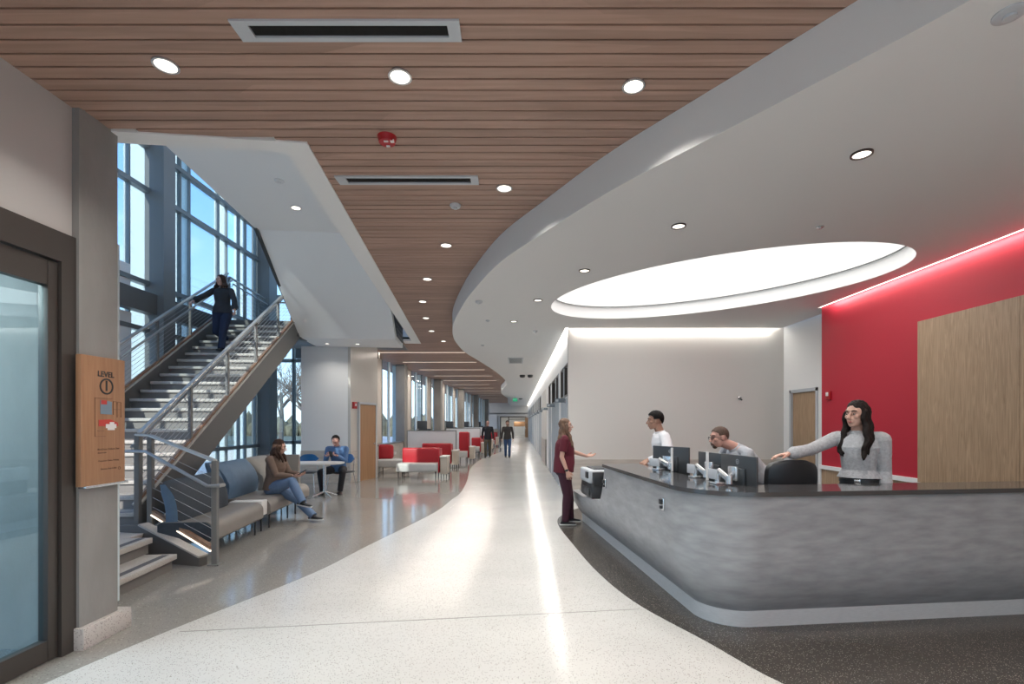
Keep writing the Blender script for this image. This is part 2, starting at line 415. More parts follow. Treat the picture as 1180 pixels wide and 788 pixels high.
outer = [tuple(p) for p in cs] + [(0.93, 55), (0.93, 9.84), (1.0, 9.84), (4.93, 9.84), (5.28, 9.84), (5.28, 8.13), (4.95, 8.13), (4.95, -4.0)]
def loop(pts, z):
    vs = [bm.verts.new((p[0], p[1], z)) for p in pts]
    return vs, [bm.edges.new((vs[i], vs[(i + 1) % len(vs)])) for i in range(len(vs))]
vo, eo = loop(outer, ZC); vh, eh = loop(hole, ZC)
bmesh.ops.triangle_fill(bm, edges=eo + eh, use_beauty=True, use_dissolve=False)
vt = [bm.verts.new((v.co.x, v.co.y, ZW)) for v in vo]
for i in range(len(vo)): bm.faces.new([vo[i], vo[(i + 1) % len(vo)], vt[(i + 1) % len(vo)], vt[i]])
mm = MB(); mm.bm.free(); mm.bm = bm
cw = mm.build('ceiling', 'white_ceiling', smooth=30); struct(cw)
# thin shadow joint along the fascia
# oval skylight: ring wall and luminous panel
t = thing('oval_ceiling_light', (EC.x, EC.y, ZC), 0, 'large glowing oval recess in the white ceiling above the desk', 'ceiling light')
bm = bmesh.new(); h2 = ell((2.42, 1.435)); a = [bm.verts.new((p.x, p.y, ZC)) for p in h2]; b = [bm.verts.new((p.x, p.y, ZC + .21)) for p in h2]
for i in range(72): bm.faces.new([a[i], a[(i + 1) % 72], b[(i + 1) % 72], b[i]])
mm = MB(); mm.bm.free(); mm.bm = bm; mm.build('recess_rim', 'white', t)
mm = MB(); mm.prism([tuple(p) for p in ell((2.44, 1.455))], ZC + .215, ZC + .235); mm.build('luminous_panel', 'skylight', t, smooth=0)
bm = bmesh.new()
pr = ell((2.415, 1.43)); pi_ = ell((2.395, 1.41))
mm = MB(); mm.bm.free(); mm.bm = bm
A = [bm.verts.new((p.x, p.y, ZC + .205)) for p in pr]; B = [bm.verts.new((p.x, p.y, ZC + .205)) for p in pi_]; C2 = [bm.verts.new((p.x, p.y, ZC + .214)) for p in pi_]
for i in range(72):
    j = (i + 1) % 72; bm.faces.new([A[i], A[j], B[j], B[i]]); bm.faces.new([B[i], B[j], C2[j], C2[i]])
mm.build('frame_channel', 'mullion', t)
# ------------------------------------------------------------------ walls, right side
m = MB(); m.bounds(1.0, 5.6, 9.94, 10.1, 0, 3.62); struct(m.build('wall_back', 'greige'))
m = MB(); m.bounds(1.02, 5.35, 9.915, 9.94, 0, 0.86); struct(m.build('trim_3', 'dado'))
m = MB(); m.bounds(5.37, 5.6, 8.1, 8.80, 0, 3.62); m.bounds(5.37, 5.6, 9.72, 9.94, 0, 3.62); m.bounds(5.37, 5.6, 8.80, 9.72, 2.24, 3.62)
struct(m.build('wall_side', 'white'))
t = thing('door_1', (5.42, 8.80, 0), 0, 'oak veneer door in the white wall left of the red wall', 'door'); t['kind'] = 'structure'
MB().bounds(5.40, 5.45, 8.86, 9.66, 0.01, 2.18).build('door_leaf', 'wood_panel', t)
m = MB(); m.bounds(5.355, 5.46, 8.80, 8.86, 0, 2.24); m.bounds(5.355, 5.46, 9.66, 9.72, 0, 2.24); m.bounds(5.355, 5.46, 8.80, 9.72, 2.18, 2.24); m.build('door_frame', 'plastic_grey', t)
m = MB(); m.tube([(5.40, 8.95, 1.0), (5.35, 8.95, 1.0), (5.35, 9.07, 1.0)], .011); m.build('door_handle', 'chrome', t)
m = MB(); m.bounds(5.02, 5.37, -7, 8.13, .90, 3.62); struct(m.build('wall_red', 'red'))
m = MB(); m.bounds(5.02, 5.37, -7, 8.13, 0, .84); struct(m.build('wall_base', 'wood_panel'))
m = MB(); m.bounds(4.985, 5.37, -7, 8.16, .84, .90); m.bounds(5.0, 5.37, 8.13, 8.16, 0, .84); struct(m.build('trim_4', 'white'))
t = thing('wood_wall_panel', (5.0, 4.0, .90), 0, 'tall oak veneer panelling standing out from the red wall', 'wall panel')
x0_, y0_ = 4.975, 6.12
for i in range(5):
    a = y0_ - 1.25 * i
    MB().bounds(x0_, 5.02, a - 1.246, a, .86, 2.86).build('panel', 'wood_panel', t)
# ------------------------------------------------------------------ corridor wall
t0 = MB(); t0.bounds(1.02, 1.25, 9.98, 55, 2.85, 3.62)
segs = [(10.05, 10.80), (11.0, 11.75), (12.45, 13.2), (13.45, 14.9), (15.5, 16.5), (22.3, 23.6), (24.2, 25.2), (26.4, 27.4), (28.8, 29.8), (31.4, 32.4), (34, 35), (37, 38), (40, 41), (44, 45), (48, 49)]
last = 9.98
for a, b in segs:
    t0.bounds(1.02, 1.25, last, a, 0, 2.85); last = b
t0.bounds(1.02, 1.25, last, 55, 0, 2.85)
struct(t0.build('wall_corridor', 'white', smooth=0))
M['frost'] = mat('pale_blue_glass_panel', (0.82, 0.87, 0.90), 0.25)
M['dkglass'] = mat('dark_transom_glass', (0.20, 0.22, 0.24), 0.08, spec=0.8)
for i, (a, b) in enumerate(segs):
    t = thing('window_%d' % (i + 1), (1.06, a, 0), 0, 'glazed consulting room bay in the corridor wall', 'window', 'glazed bays along the corridor'); t['kind'] = 'structure'
    MB().bounds(1.10, 1.12, a, b, 2.16, 2.82).build('transom_pane', 'dkglass', t)
    MB().bounds(1.10, 1.12, a, b, 0.0, 2.12).build('lower_pane', 'frost', t)
    m = MB()
    for q in (a, b - .05): m.bounds(1.0, 1.14, q, q + .05, 0, 2.85)
    m.bounds(1.0, 1.14, a, b, 2.80, 2.85); m.bounds(1.0, 1.14, a, b, 2.11, 2.17); m.bounds(1.0, 1.14, (a + b) / 2 - .02, (a + b) / 2 + .02, 0, 2.12)
    m.build('window_frame', 'plastic_grey', t)
    m = MB(); m.bounds(.995, 1.02, a + .04, b - .04, 2.15, 2.19); m.bounds(.995, 1.02, a + .04, b - .04, 2.79, 2.83); m.bounds(.995, 1.10, a + .02, a + .07, 2.15, 2.83); m.bounds(.995, 1.10, b - .09, b - .03, 2.15, 2.83); m.build('transom_frame', 'bronze', t)
m = MB(); m.bounds(.99, 1.05, 18.2, 21.4, .0, 2.85); struct(m.build('trim_5', 'greige'))
m = MB(); m.bounds(.975, 1.05, 18.2, 21.4, .0, 0.98); struct(m.build('trim_6', 'dado'))
for i, d in enumerate([10.7, 13.7, 17.1, 20.6, 24.2, 28, 32, 36, 40, 44]):
    t = thing('blade_sign', (0.9, d, 2.04), 0, ['grey blade sign nearest the camera on the corridor wall', 'second grey blade sign along the corridor wall', 'third grey blade sign along the corridor wall'][i] if i < 3 else 'small grey blade sign deep in the row along the corridor wall', 'sign', 'blade signs on the corridor wall')
    MB().bounds(.78, 1.02, d, d + .02, 2.04, 2.13, .003).build('sign_plate', mat('sign_grey', (0.16, 0.19, 0.22), .4) if i == 0 else bpy.data.materials['sign_grey'], t)
    MB().bounds(.80, .86, d - .003, d, 2.06, 2.11).build('pictogram', 'plastic_grey', t)
    MB().bounds(1.0, 1.025, d - .01, d + .03, 2.02, 2.15).build('bracket', 'chrome', t)
# end of the corridor
m = MB(); m.bounds(-5.6, -2.05, 55, 55.2, 0, ZW); m.bounds(.78, 1.3, 55, 55.2, 0, ZW); m.bounds(-2.05, .78, 55, 55.2, 2.22, ZW); struct(m.build('wall_end', 'greige'))
m = MB(); m.bounds(-2.12, -2.0, 54.9, 55.1, 0, 2.3); m.bounds(.74, .84, 54.9, 55.1, 0, 2.3); m.bounds(-2.12, .84, 54.9, 55.1, 2.2, 2.3); m.bounds(-1.2, -1.1, 54.9, 55.1, 0, 2.3); m.bounds(-1.2, .78, 54.9, 55.1, 1.95, 2.0)
struct(m.build('door_2', 'bronze'))
m = MB(); m.bounds(-5.6, 2.0, 66, 66.2, 0, 2.7); m.bounds(-2.4, -2.3, 55, 66, 0, 2.7); m.bounds(1.3, 1.4, 55, 66, 0, 2.7); struct(m.build('wall_far', 'white'))
t = thing('far_reception_panel', (.1, 60, 1.1), 0, 'orange brown wood fascia seen through the far doorway', 'sign board')
m = MB(); m.bounds(-.62, .75, 60, 60.1, 1.15, 1.72, .02); m.build('board', 'wood_door', t)
for q in (-.6, .66):
    m = MB(); m.bounds(q, q + .06, 60.0, 60.1, 0.0, 1.15); m.build('post', 'plastic_grey', t)
t = thing('open_wood_door', (.95, 53.5, 0), 0, 'brown wooden door standing at the far end of the corridor', 'door')
MB().bounds(.66, 1.0, 53.5, 53.56, 0.01, 2.15).build('door_leaf', 'wood_door', t); MB().bounds(.70, .76, 53.44, 53.5, .95, 1.05).build('door_handle', 'chrome', t)
# ------------------------------------------------------------------ left side near the camera
m = MB(); m.bounds(-3.4, -3.15, -7, 3.455, 2.90, ZW); m.bounds(-3.4, -3.15, -7, 0.9, 0, 2.90); struct(m.build('wall_left', 'left_wall'))
t = thing('door_3', (-3.15, 2.2, 0), 0, 'tall glass entrance door in a dark bronze frame', 'door'); t['kind'] = 'structure'
m = MB(); m.bounds(-3.24, -3.12, 3.345, 3.455, 0, 2.90); m.bounds(-3.24, -3.12, .9, 1.0, 0, 2.9); m.bounds(-3.24, -3.12, 1.0, 3.345, 2.70, 2.90); m.build('door_frame', 'bronze', t)
m = MB(); m.bounds(-3.21, -3.14, 3.27, 3.34, .01, 2.69, .004); m.bounds(-3.21, -3.14, 1.01, 1.08, .01, 2.69); m.bounds(-3.205, -3.145, 1.08, 3.27, 2.52, 2.69); m.bounds(-3.205, -3.145, 1.08, 3.27, .01, .145)
m.build('door_stile', 'bronze', t)
MB().bounds(-3.18, -3.172, 1.08, 3.27, .14, 2.52).build('door_pane', 'glass_door', t)
m = MB(); m.prism([(-3.9, 3.455), (-3.1, 3.455), (-3.094, 3.465), (-3.094, 3.78), (-3.9, 3.78)], 0, ZW + .03); struct(m.build('wall_column', 'concrete'))
m = MB(); m.bounds(-3.16, -3.05, 3.435, 3.86, 0, .155, .004); struct(m.build('baseboard_left', 'plinth'))
# vestibule beyond the glass door
M['cool'] = mat('pale_blue_white_paint', (0.60, 0.70, 0.72), 0.5)
m = MB(); m.bounds(-5.6, -3.60, 4.30, 4.42, 0, 3.2); m.extr([(-3.20, 3.78, 0), (-3.62, 4.40, 0), (-3.66, 4.36, 0), (-3.30, 3.78, 0)], (0, 0, 9)); struct(m.build('wall_vestibule', 'cool'))
t = thing('window_24', (-5.5, 4.38, 3.2), 0, 'unseen high window added to let sun onto the stair', 'window'); t['kind'] = 'structure'  # unseen glazing put in so that sun reaches the stair risers
struct(MB().bounds(-5.85, -3.62, 4.34, 4.42, 3.3, 9).build('wall_sun_block', 'white'))  # unseen solid part, widened to block sun from the waiting bench
MB().bounds(-7.45, -5.85, 4.37, 4.38, 3.25, 9).build('glass_pane', 'glass_long', t)
m = MB()
for x in (-7.4, -6.7, -5.88): m.bounds(x - .03, x + .03, 4.34, 4.42, 3.2, 9)
m.build('mullion', 'mullion', t)
m = MB()
for z in (3.24, 5.2, 7.0, 8.9): m.bounds(-7.45, -5.86, 4.33, 4.43, z - .06, z + .06)
m.build('transom', 'mullion', t)
m = MB(); m.prism([(-5.7, -7), (-3.2, -7), (-3.2, 3.75), (-3.64, 4.35), (-5.7, 4.35)], 3.0, 3.1); struct(m.build('ceiling', 'white'))
m = MB(); m.bounds(-3.83, -3.67, 3.72, 3.9, 0.006, 2.99); struct(m.build('wall_column', 'concrete'))
m = MB(); m.prism([(-5.7, -7), (-3.2, -7), (-3.2, 3.75), (-3.62, 4.3), (-5.7, 4.3)], 0.0, 0.006); struct(m.build('floor', terrazzo('blue_terrazzo', (0.10, 0.13, 0.15), (0.3, 0.34, 0.36), (.05, .06, .07), .3)))
t = thing('sidelight_panel', (-3.5, 3.80, 0), 0, 'frosted glass sidelight behind the entrance door with bolt fixings', 'glass panel')
MB().bounds(-3.665, -3.46, 3.70, 3.712, .01, 2.7).build('pane', glass('frosted_side', (0.62, 0.76, 0.80), .3), t)
for z in (.62, 1.25, 1.55, 2.2):
    m = MB(); m.box((-3.56, 3.69, z), (.03, .02, .03), 0, .006); m.build('fixing', 'plastic_black', t)
# ------------------------------------------------------------------ curtain wall of the stairwell
GX = -7.45
def curtain(a, b):
    pass
t = thing('window_20', (GX, 4.4, 0), 0, 'two storey curtain wall beside the stair with pale vertical fins', 'window'); t['kind'] = 'structure'
MB().bounds(GX - .035, GX - .02, 4.42, 14.4, 0, 9).build('glass_pane', 'glass', t)
m = MB()
ys = [4.45, 5.5, 6.1, 7.2, 8.2, 9.36, 10.30, 10.59, 10.78, 11.08, 12.15, 12.49, 13.05, 13.36, 13.87]
for y in ys: m.bounds(GX - .06, GX + .02, y - .018, y + .018, 0, 9)
m.build('mullion', 'mullion', t)
m = MB()
for z in (0.1, .95, 3.45, 4.38, 6.24, 7.13, 8.6): m.bounds(GX - .06, GX + .07, 4.42, 14.4, z - .045, z + .045)
m.build('transom', 'mullion', t)
m = MB()
for y, e in ((9.83, .40), (10.59, .26), (11.08, .26), (12.49, .24), (13.36, .24), (8.2, .3), (6.1, .3)): m.bounds(GX - .06 - e, GX - .04, y - .02, y + .02, 0, 9)
m.build('fin', 'fin', t)
m = MB(); m.bounds(GX + .02, GX + .22, 4.42, 14.4, 3.75, 4.15); struct(m.build('trim_7', 'stringer'))
m = MB(); m.bounds(GX - .03, GX + .35, 9.80, 10.13, 0, 9); m.bounds(GX + .0, GX + .35, 13.95, 14.4, 0, 9); m.bounds(GX, GX + .35, 6.4, 6.75, 0, 9); struct(m.build('wall_post', 'steel_grey'))
m = MB(); m.bounds(GX - .02, GX + .04, 8.22, 9.35, 4.15, 4.62); m.bounds(GX - .02, GX + .06, 8.22, 9.35, 2.2, 3.7); struct(m.build('trim_8', 'white'))
m = MB(); m.bounds(-7.6, .5, 4.3, 15.6, 9, 9.2); struct(m.build('ceiling', 'white'))
# far glass behind the landing
t = thing('window_21', (-6.5, 15.4, 0), 0, 'tall window behind the stair landing looking on bare trees', 'window'); t['kind'] = 'structure'
MB().bounds(-7.75, -4.9, 15.43, 15.44, 0.0, 9).build('glass_pane', 'glass', t); MB().bounds(-7.76, -7.75, 14.55, 15.43, 0.0, 9).build('side_pane', 'glass', t)
m = MB()
for x in (-7.68, -7.08, -6.42, -5.62): m.bounds(x - .03, x + .03, 15.36, 15.5, 0, 9)
m.build('mullion', 'mullion', t)
m = MB()
for z in (.05, .98, 3.55, 4.4, 5.55, 7.2): m.bounds(-7.75, -4.9, 15.36, 15.5, z - .05, z + .05)
m.build('transom', 'mullion', t)
m = MB(); m.bounds(-7.85, -7.48, 14.4, 14.55, 0, 9); struct(m.build('wall_post', 'steel_grey'))
m = MB(); m.bounds(-7.0, -4.4, 15.36, 15.5, 3.62, 4.05); struct(m.build('trim_9', 'stringer'))
m = MB(); m.rb(-3.93, -3.8, 13.5, 16.2, 4, 9); m.bounds(-4.9, -2, 15.5, 15.7, 3.9, 9); m.rb(-3.93, -3.80, 2.0, 9.6, 5.6, 6.6); struct(m.build('wall_upper', 'white'))
# white wall behind the cafe table
def yb(x): return 13.13 + (x + 4.47) * .108
m = MB(); m.extr([(-5.77, yb(-5.77), 0), (-4.5, yb(-4.5), 0), (-4.5, 13.5, 0), (-5.77, 13.35, 0)], (0, 0, 3.63)); struct(m.build('wall_white', 'white'))
m = MB(); m.extr([(-5.78, yb(-5.77) - .015, 0), (-4.5, yb(-4.5) - .015, 0), (-4.5, yb(-4.5), 0), (-5.78, yb(-5.77), 0)], (0, 0, .86)); struct(m.build('trim_10', 'dado'))
m = MB(); A_, B_ = V((-4.50, 13.10, 0)), V((-4.17, 14.45, 0)); d_ = (B_ - A_).normalized(); nrm = V((d_.y, -d_.x, 0))
def W(t, o=0.0, z=0.0): return A_ + d_ * t + nrm * o + V((0, 0, z))
m.extr([W(0), W(1.39), W(1.39, -.15), W(0, -.15)], (0, 0, ZW + .03)); m.extr([W(1.39), V((-4.75, 15.3, 0)), V((-4.9, 15.2, 0)), W(1.39, -.15)], (0, 0, ZW + .03)); struct(m.build('wall_closet', mat('satin_greige', (0.60, 0.565, 0.52), 0.25)))
m = MB(); m.extr([W(0, .012), W(1.39, .012), W(1.39), W(0)], (0, 0, .86)); struct(m.build('trim_11', 'dado'))
t = thing('door_4', W(.35), 0, 'narrow brown wooden closet door beside the white wall', 'door'); t['kind'] = 'structure'
m = MB(); m.extr([W(.38, .02), W(1.20, .02), W(1.20, .05), W(.38, .05)], (0, 0, 2.10)); m.build('door_leaf', 'wood_door', t)
m = MB()
for q in (.32, 1.20): m.extr([W(q, 0), W(q + .06, 0), W(q + .06, .06), W(q, .06)], (0, 0, 2.17))
m.extr([W(.32, 0, 2.11), W(1.26, 0, 2.11), W(1.26, .06, 2.11), W(.32, .06, 2.11)], (0, 0, .06)); m.build('door_frame', 'plastic_grey', t)
m = MB(); m.tube([W(1.12, .05, 1.0), W(1.12, .10, 1.0), W(1.0, .10, 1.0)], .012); m.build('door_handle', 'chrome', t)
# ------------------------------------------------------------------ corridor glazing on the left
Gp = [(-4.75, 15.3), (-4.86, 16.5), (-4.66, 19.9), (-4.40, 25.2), (-4.12, 33.1), (-3.62, 41.8), (-3.13, 53.0), (-2.4, 55)]
gs = spline(Gp, 12)
L = [0]
for i in range(1, len(gs)): L.append(L[-1] + (gs[i] - gs[i - 1]).length)
def gat(l):
    for i in range(1, len(gs)):
        if L[i] >= l:
            f = (l - L[i - 1]) / (L[i] - L[i - 1]); p = gs[i - 1].lerp(gs[i], f); d = (gs[i] - gs[i - 1]).normalized(); return p, d
    return gs[-1], (gs[-1] - gs[-2]).normalized()
t = thing('window_22', (-4.8, 16, 0), 0, 'long curved glass wall of the corridor with white fins and added beige panels', 'window'); t['kind'] = 'structure'
mg, mf, mw, mb = MB(), MB(), MB(), MB()
l = .1; i = 0
M['beige_panel'] = mat('beige_view_fill', (0.62, 0.56, 0.50), 0.25)  # opaque panels added for the beige view reflected in the glass
while l < L[-1] - 3:
    step = [0.85, 1.0, .75, 1.1][i % 4]
    p, d = gat(l); q, _ = gat(l + step); nx = V((-d.y, d.x))      # outward, left
    a3, b3 = V((p.x, p.y, 0)), V((q.x, q.y, 0)); o3 = V((nx.x, nx.y, 0))
    (mg if i % 4 != 1 else mb).extr([a3, b3, b3 + o3 * .012, a3 + o3 * .012], (0, 0, ZW + .05))
    mf.extr([a3 - o3 * .02, a3 - o3 * .02 + (b3 - a3).normalized() * .035, a3 + o3 * .05 + (b3 - a3).normalized() * .035, a3 + o3 * .05], (0, 0, ZW))
    if i % 2 == 0:
        e3 = (b3 - a3).normalized()
        mw.extr([a3 + o3 * .07 + e3 * .0, a3 + o3 * .22, a3 + o3 * .22 + e3 * .05, a3 + o3 * .07 + e3 * .05], (0, 0, ZW + .3))
        mw.extr([b3 - e3 * .06 - o3 * .05, b3 - o3 * .05, b3 + o3 * .01, b3 - e3 * .06 + o3 * .01], (0, 0, ZW))
    l += step; i += 1
mg.build('glass_pane', 'glass_long', t); mb.build('view_fill', 'beige_panel', t); mf.build('mullion', 'mullion', t); mw.build('fin', 'fin', t)
m = MB()
for i in range(len(gs) - 3):
    p, q = gs[i], gs[i + 1]; d = (q - p).normalized(); nx = V((d.y, -d.x, ))
    if p.y < 15.6: continue
    m.extr([(p.x, p.y, 0), (q.x, q.y, 0), (q.x + nx.x * .32, q.y + nx.y * .32, 0), (p.x + nx.x * .32, p.y + nx.y * .32, 0)], (0, 0, .86))
struct(m.build('trim_12', 'dado'))
m = MB()
for i in range(len(gs) - 3):
    p, q = gs[i], gs[i + 1]; d = (q - p).normalized(); nx = V((d.y, -d.x, ))
    if p.y < 15.6: continue
    m.extr([(p.x, p.y, .86), (q.x, q.y, .86), (q.x + nx.x * .34, q.y + nx.y * .34, .86), (p.x + nx.x * .34, p.y + nx.y * .34, .86)], (0, 0, .03))
struct(m.build('trim_13', 'mullion'))
for k, (x, y) in enumerate([(-4.52, 18.9), (-4.12, 25.0), (-3.80, 32.2), (-3.42, 39.2), (-3.05, 46.5)]):
    m = MB(); m.box((x, y, ZW / 2 + .015), (.36, .38, ZW + .03), math.radians(-4), .015, 1); struct(m.build('wall_pillar', 'concrete'))
# rear of the hall, behind the camera: unseen glass front added to let fill daylight in
t = thing('window_23', (1, -7, 0), 0, 'unseen glass front added behind the hall for fill daylight', 'window'); t['kind'] = 'structure'
MB().bounds(-3.3, 5.4, -7.02, -7.0, 0, ZW).build('glass_pane', 'glass', t)
m = MB()
for x in (-3.2, -1.5, .2, 1.9, 3.6, 5.2): m.bounds(x - .04, x + .04, -7.08, -6.95, 0, ZW)
m.build('mullion', 'bronze', t)
# ------------------------------------------------------------------ LED coves along the white ceiling
def led(name, label, bx, mm='led'):
    t = thing(name, (bx[0], bx[2], bx[4]), 0, label, 'strip light')
    MB().bounds(*bx).build('light_strip', mm, t)
    MB().bounds(bx[0], bx[1], bx[2], bx[3], bx[5], bx[5] + .02).build('housing', 'white', t)
led('cove_light', 'bright LED strip in the ceiling slot over the red wall', (4.955, 5.015, -3.9, 8.12, 3.515, 3.53))
led('cove_light', 'long bright LED strip where ceiling meets the corridor wall', (.935, 1.01, 9.9, 54.8, 3.515, 3.53))
led('cove_light', 'warm LED strip hidden in the slot above the beige back wall', (1.04, 5.3, 9.86, 9.925, 3.525, 3.54))
# ------------------------------------------------------------------ outside
m = MB(); m.bounds(-60, -7.55, -10, 80, -.12, -.05); m.bounds(-60, -4.9, 15.6, 80, -.11, -.04); struct(m.build('ground', 'outside'))
m = MB(); m.bounds(-90, -20, 30, 140, -.1, .02); struct(m.build('ground', 'lawn'))
m = MB(); m.bounds(-40, 40, -60, -7.2, -.12, -.05); struct(m.build('ground', 'outside'))
random.seed(11)
def tree(x, y, h, label):
    t = thing('bare_tree', (x, y, 0), 0, label, 'tree', 'bare trees outside')
    m = MB(); m.tube([(x, y, -.1), (x + .1, y, h * .2), (x, y + .1, h * .45)], [h * .022, h * .018, h * .012], 8); m.build('trunk', 'bark', t)
    m = MB()
    def br(p, d, L_, r, lv):
        q = p + d * L_; mid = (p + q) / 2 + V((random.uniform(-.06, .06), random.uniform(-.06, .06), random.uniform(0, .06))) * L_
        m.tube([p, mid, q], [r, r * .8, r * .55], 5 if lv < 2 else 3, False)
        if lv >= 4: return
        for _ in range(3 if lv < 3 else 4):
            nd = (d + V((random.uniform(-.8, .8), random.uniform(-.8, .8), random.uniform(-.2, .6)))).normalized()
            br(q if random.random() < .6 else mid, nd, L_ * random.uniform(.6, .8), r * .6, lv + 1)
    for k in range(6):
        a = k * 1.05 + random.random(); z = h * random.uniform(.2, .45)
        br(V((x, y + .05, z)), V((math.cos(a) * .8, math.sin(a) * .8, .7)).normalized(), h * .19, h * .009, 0)
    m.build('branches', 'twig', t, smooth=0)
tree(-12.0, 28, 7.0, 'bare tree nearest the window under the stair landing')
tree(-17.5, 36, 8.5, 'bare tree farther back seen under the stair landing')
tree(-22.0, 50, 9.5, 'most distant bare tree beyond the stair window')
t = thing('distant_hedge', (-24, 60, 0), 0, 'low brown hedge far outside the stair window', 'hedge')
m = MB()
for i in range(40):
    m.ball((-40 + i * .8, 60 + random.uniform(-1, 1), .6), (1.0, 1.0, random.uniform(1.2, 2.6)), None, 1)
m.build('foliage', mat('brown_hedge', (.16, .14, .09), .95, var=.4, vscale=2), t)
t = thing('snow_bank', (-11, 22, 0), 0, 'pale sunlit embankment outside the stair window', 'embankment')
m = MB(); m.extr([(-14, 21, -.1), (-7.4, 21, -.1), (-7.4, 21, .95), (-9.5, 21, .8), (-14, 21, .2)], (0, 2, 0)); m.build('slope', mat('sunlit_gravel', (.6, .58, .54), .9), t)
# ------------------------------------------------------------------ ceiling fixtures
DL = []; LIN = []
def cpt(x, y, dz):
    d = dz * F / (487 - y); return ((x - 598) / F * d, d)
def downlight(x, y, z, label, group, r=.075, e=14, dark=False):
    t = thing('downlight', (x, y, z - .012), 0, label, 'ceiling light', group)
    m = MB(); m.ring((x, y), r * .82, r, z - .012, z + .004, 32); m.build('trim_ring', 'bronze' if dark else 'chrome', t)
    m = MB(); m.disc((x, y), r * .84, z - .004, z + .002, 32); m.build('lens', 'lamp', t)
    DL.append((x, y, z, e))
dzW, dzC = ZW - 1.6, ZC - 1.6
WL = [((191, 74), 'round downlight at the upper left of the slatted ceiling'), ((461, 87), 'round downlight right of the long slot diffuser'), ((730, 98), 'round downlight near the white curved fascia'),
      ((581, 216), 'round downlight beyond the second slot diffuser'), ((514, 282), 'round downlight in mid ceiling, fifth from the front'), ((492.4, 321), 'sixth downlight down the slatted ceiling'),
      ((487, 347), 'seventh downlight down the slatted ceiling'), ((490.8, 366), 'eighth downlight down the slatted ceiling'), ((497.4, 381), 'ninth downlight down the slatted ceiling'), ((511, 392.8), 'last downlight before the linear strips')]
for (p, lb) in WL:
    x, y = cpt(*p, dzW); downlight(x, y, ZW, lb, 'downlights in the slatted ceiling')
WC = [((993, 177), 'downlight with dark rim at the right of the white ceiling'), ((782, 260), 'downlight with dark rim in front of the glowing oval'), ((673.5, 311.4), 'downlight left of the glowing oval, front one'),
      ((619.9, 345.6), 'downlight left of the glowing oval, middle one'), ((592, 370), 'downlight nearest the corridor in the white ceiling')]
for (p, lb) in WC:
    x, y = cpt(*p, dzC); downlight(x, y, ZC, lb, 'downlights in the white ceiling', .07, 11, True)
x, y = cpt(341, 239, 3.65); downlight(x, y, 5.25, 'downlight in the high white soffit above the stair', 'downlight over the stair', .085, 20)
for (p, lb) in (((377, 395.5), 'small downlight in the low soffit above the cafe table'), ((412, 396), 'small downlight in the low soffit above the closet door')):
    x, y = cpt(*p, 2.02); downlight(x, y, 3.62, lb, 'downlights in the low soffit', .06, 5)
# linear lights far down the slats
for i, (y_, x0, x1) in enumerate([(405.8, 437, 535.6), (417, 464, 548.7), (425.8, 484, 558), (432.9, 500, 567), (438.3, 511, 572), (443, 521, 563.6), (446.9, 529.7, 568.8), (450.2, 538, 577), (453, 550, 577), (455.6, 553, 578), (458.3, 556, 579), (461, 560, 581)]):
    a, d = cpt(x0, y_, dzW); b, _ = cpt(x1, y_, dzW)
    t = thing('linear_light', ((a + b) / 2, d, ZW), 0, 'long warm light bar set across the far slatted ceiling', 'ceiling light', 'light bars across the slatted ceiling')
    if i == 0: t['label'] = 'nearest long light bar across the slatted ceiling'
    MB().bounds(a, b, d - .05, d + .05, ZW - .008, ZW + .01).build('diffuser', 'led_lin', t)
    m = MB(); m.bounds(a - .02, b + .02, d - .065, d - .05, ZW - .01, ZW + .01); m.bounds(a - .02, b + .02, d + .05, d + .065, ZW - .01, ZW + .01); m.build('edge_trim', 'mullion', t)
    if i < 8: LIN.append(((a + b) / 2, d, b - a))
# slot diffusers
def slot(x0, x1, y0, y1, label):
    t = thing('slot_diffuser', ((x0 + x1) / 2, (y0 + y1) / 2, ZW - .01), 0, label, 'vent', 'slot diffusers in the slatted ceiling')
    e = .033 if y1 - y0 < .16 else .045
    m = MB()
    m.bounds(x0, x1, y0, y0 + e, ZW - .012, ZW + .03); m.bounds(x0, x1, y1 - e, y1, ZW - .012, ZW + .03)
    m.bounds(x0, x0 + .09, y0 + e, y1 - e, ZW - .012, ZW + .03); m.bounds(x1 - .07, x1, y0 + e, y1 - e, ZW - .012, ZW + .03)
    m.build('frame', 'plastic_grey', t)
    MB().bounds(x0 + .09, x1 - .07, y0 + e, y1 - e, ZW + .0, ZW + .02).build('slot', 'black', t)
slot(-1.60, -.33, 2.695, 2.845, 'long grey slot diffuser nearest the camera')
slot(-1.66, -.37, 4.40, 4.555, 'smaller looking slot diffuser farther along the slats')
# red fire alarm on the slats
x, y = cpt(446, 158, dzW)
t = thing('fire_alarm_speaker', (x, y, ZW), 0, 'round red fire alarm speaker strobe on the slatted ceiling', 'fire alarm')
m = MB(); m.disc((x, y), .062, ZW - .045, ZW, 28, .075); m.build('body', 'alarm_red', t)
m = MB(); m.box((x - .0, y - .03, ZW - .05), (.035, .012, .012), 0, .003); m.box((x + .045, y - .02, ZW - .04), (.03, .03, .02), 0, .005); m.box((x, y + .035, ZW - .05), (.03, .015, .012), 0, .003); m.build('strobe_lens', 'plastic_white', t)
def small(name, px, dz, z, r, h, label, mt, cat='detector', grp=None, lower=None):
    x, y = cpt(*px, dz)
    t = thing(name, (x, y, z - h), 0, label, cat, grp)
    m = MB(); m.disc((x, y), r * .8, z - h, z - h * .5, 24, r); m.disc((x, y), r, z - h * .5, z, 24); m.build('body', mt, t)
    m = MB(); m.disc((x, y), r * .4, z - h - .012, z - h, 16); m.build('centre', lower or mt, t)
small('smoke_detector', (524.7, 236), dzW, ZW, .055, .03, 'small smoke detector on the slats past the second slot', 'plastic_grey')
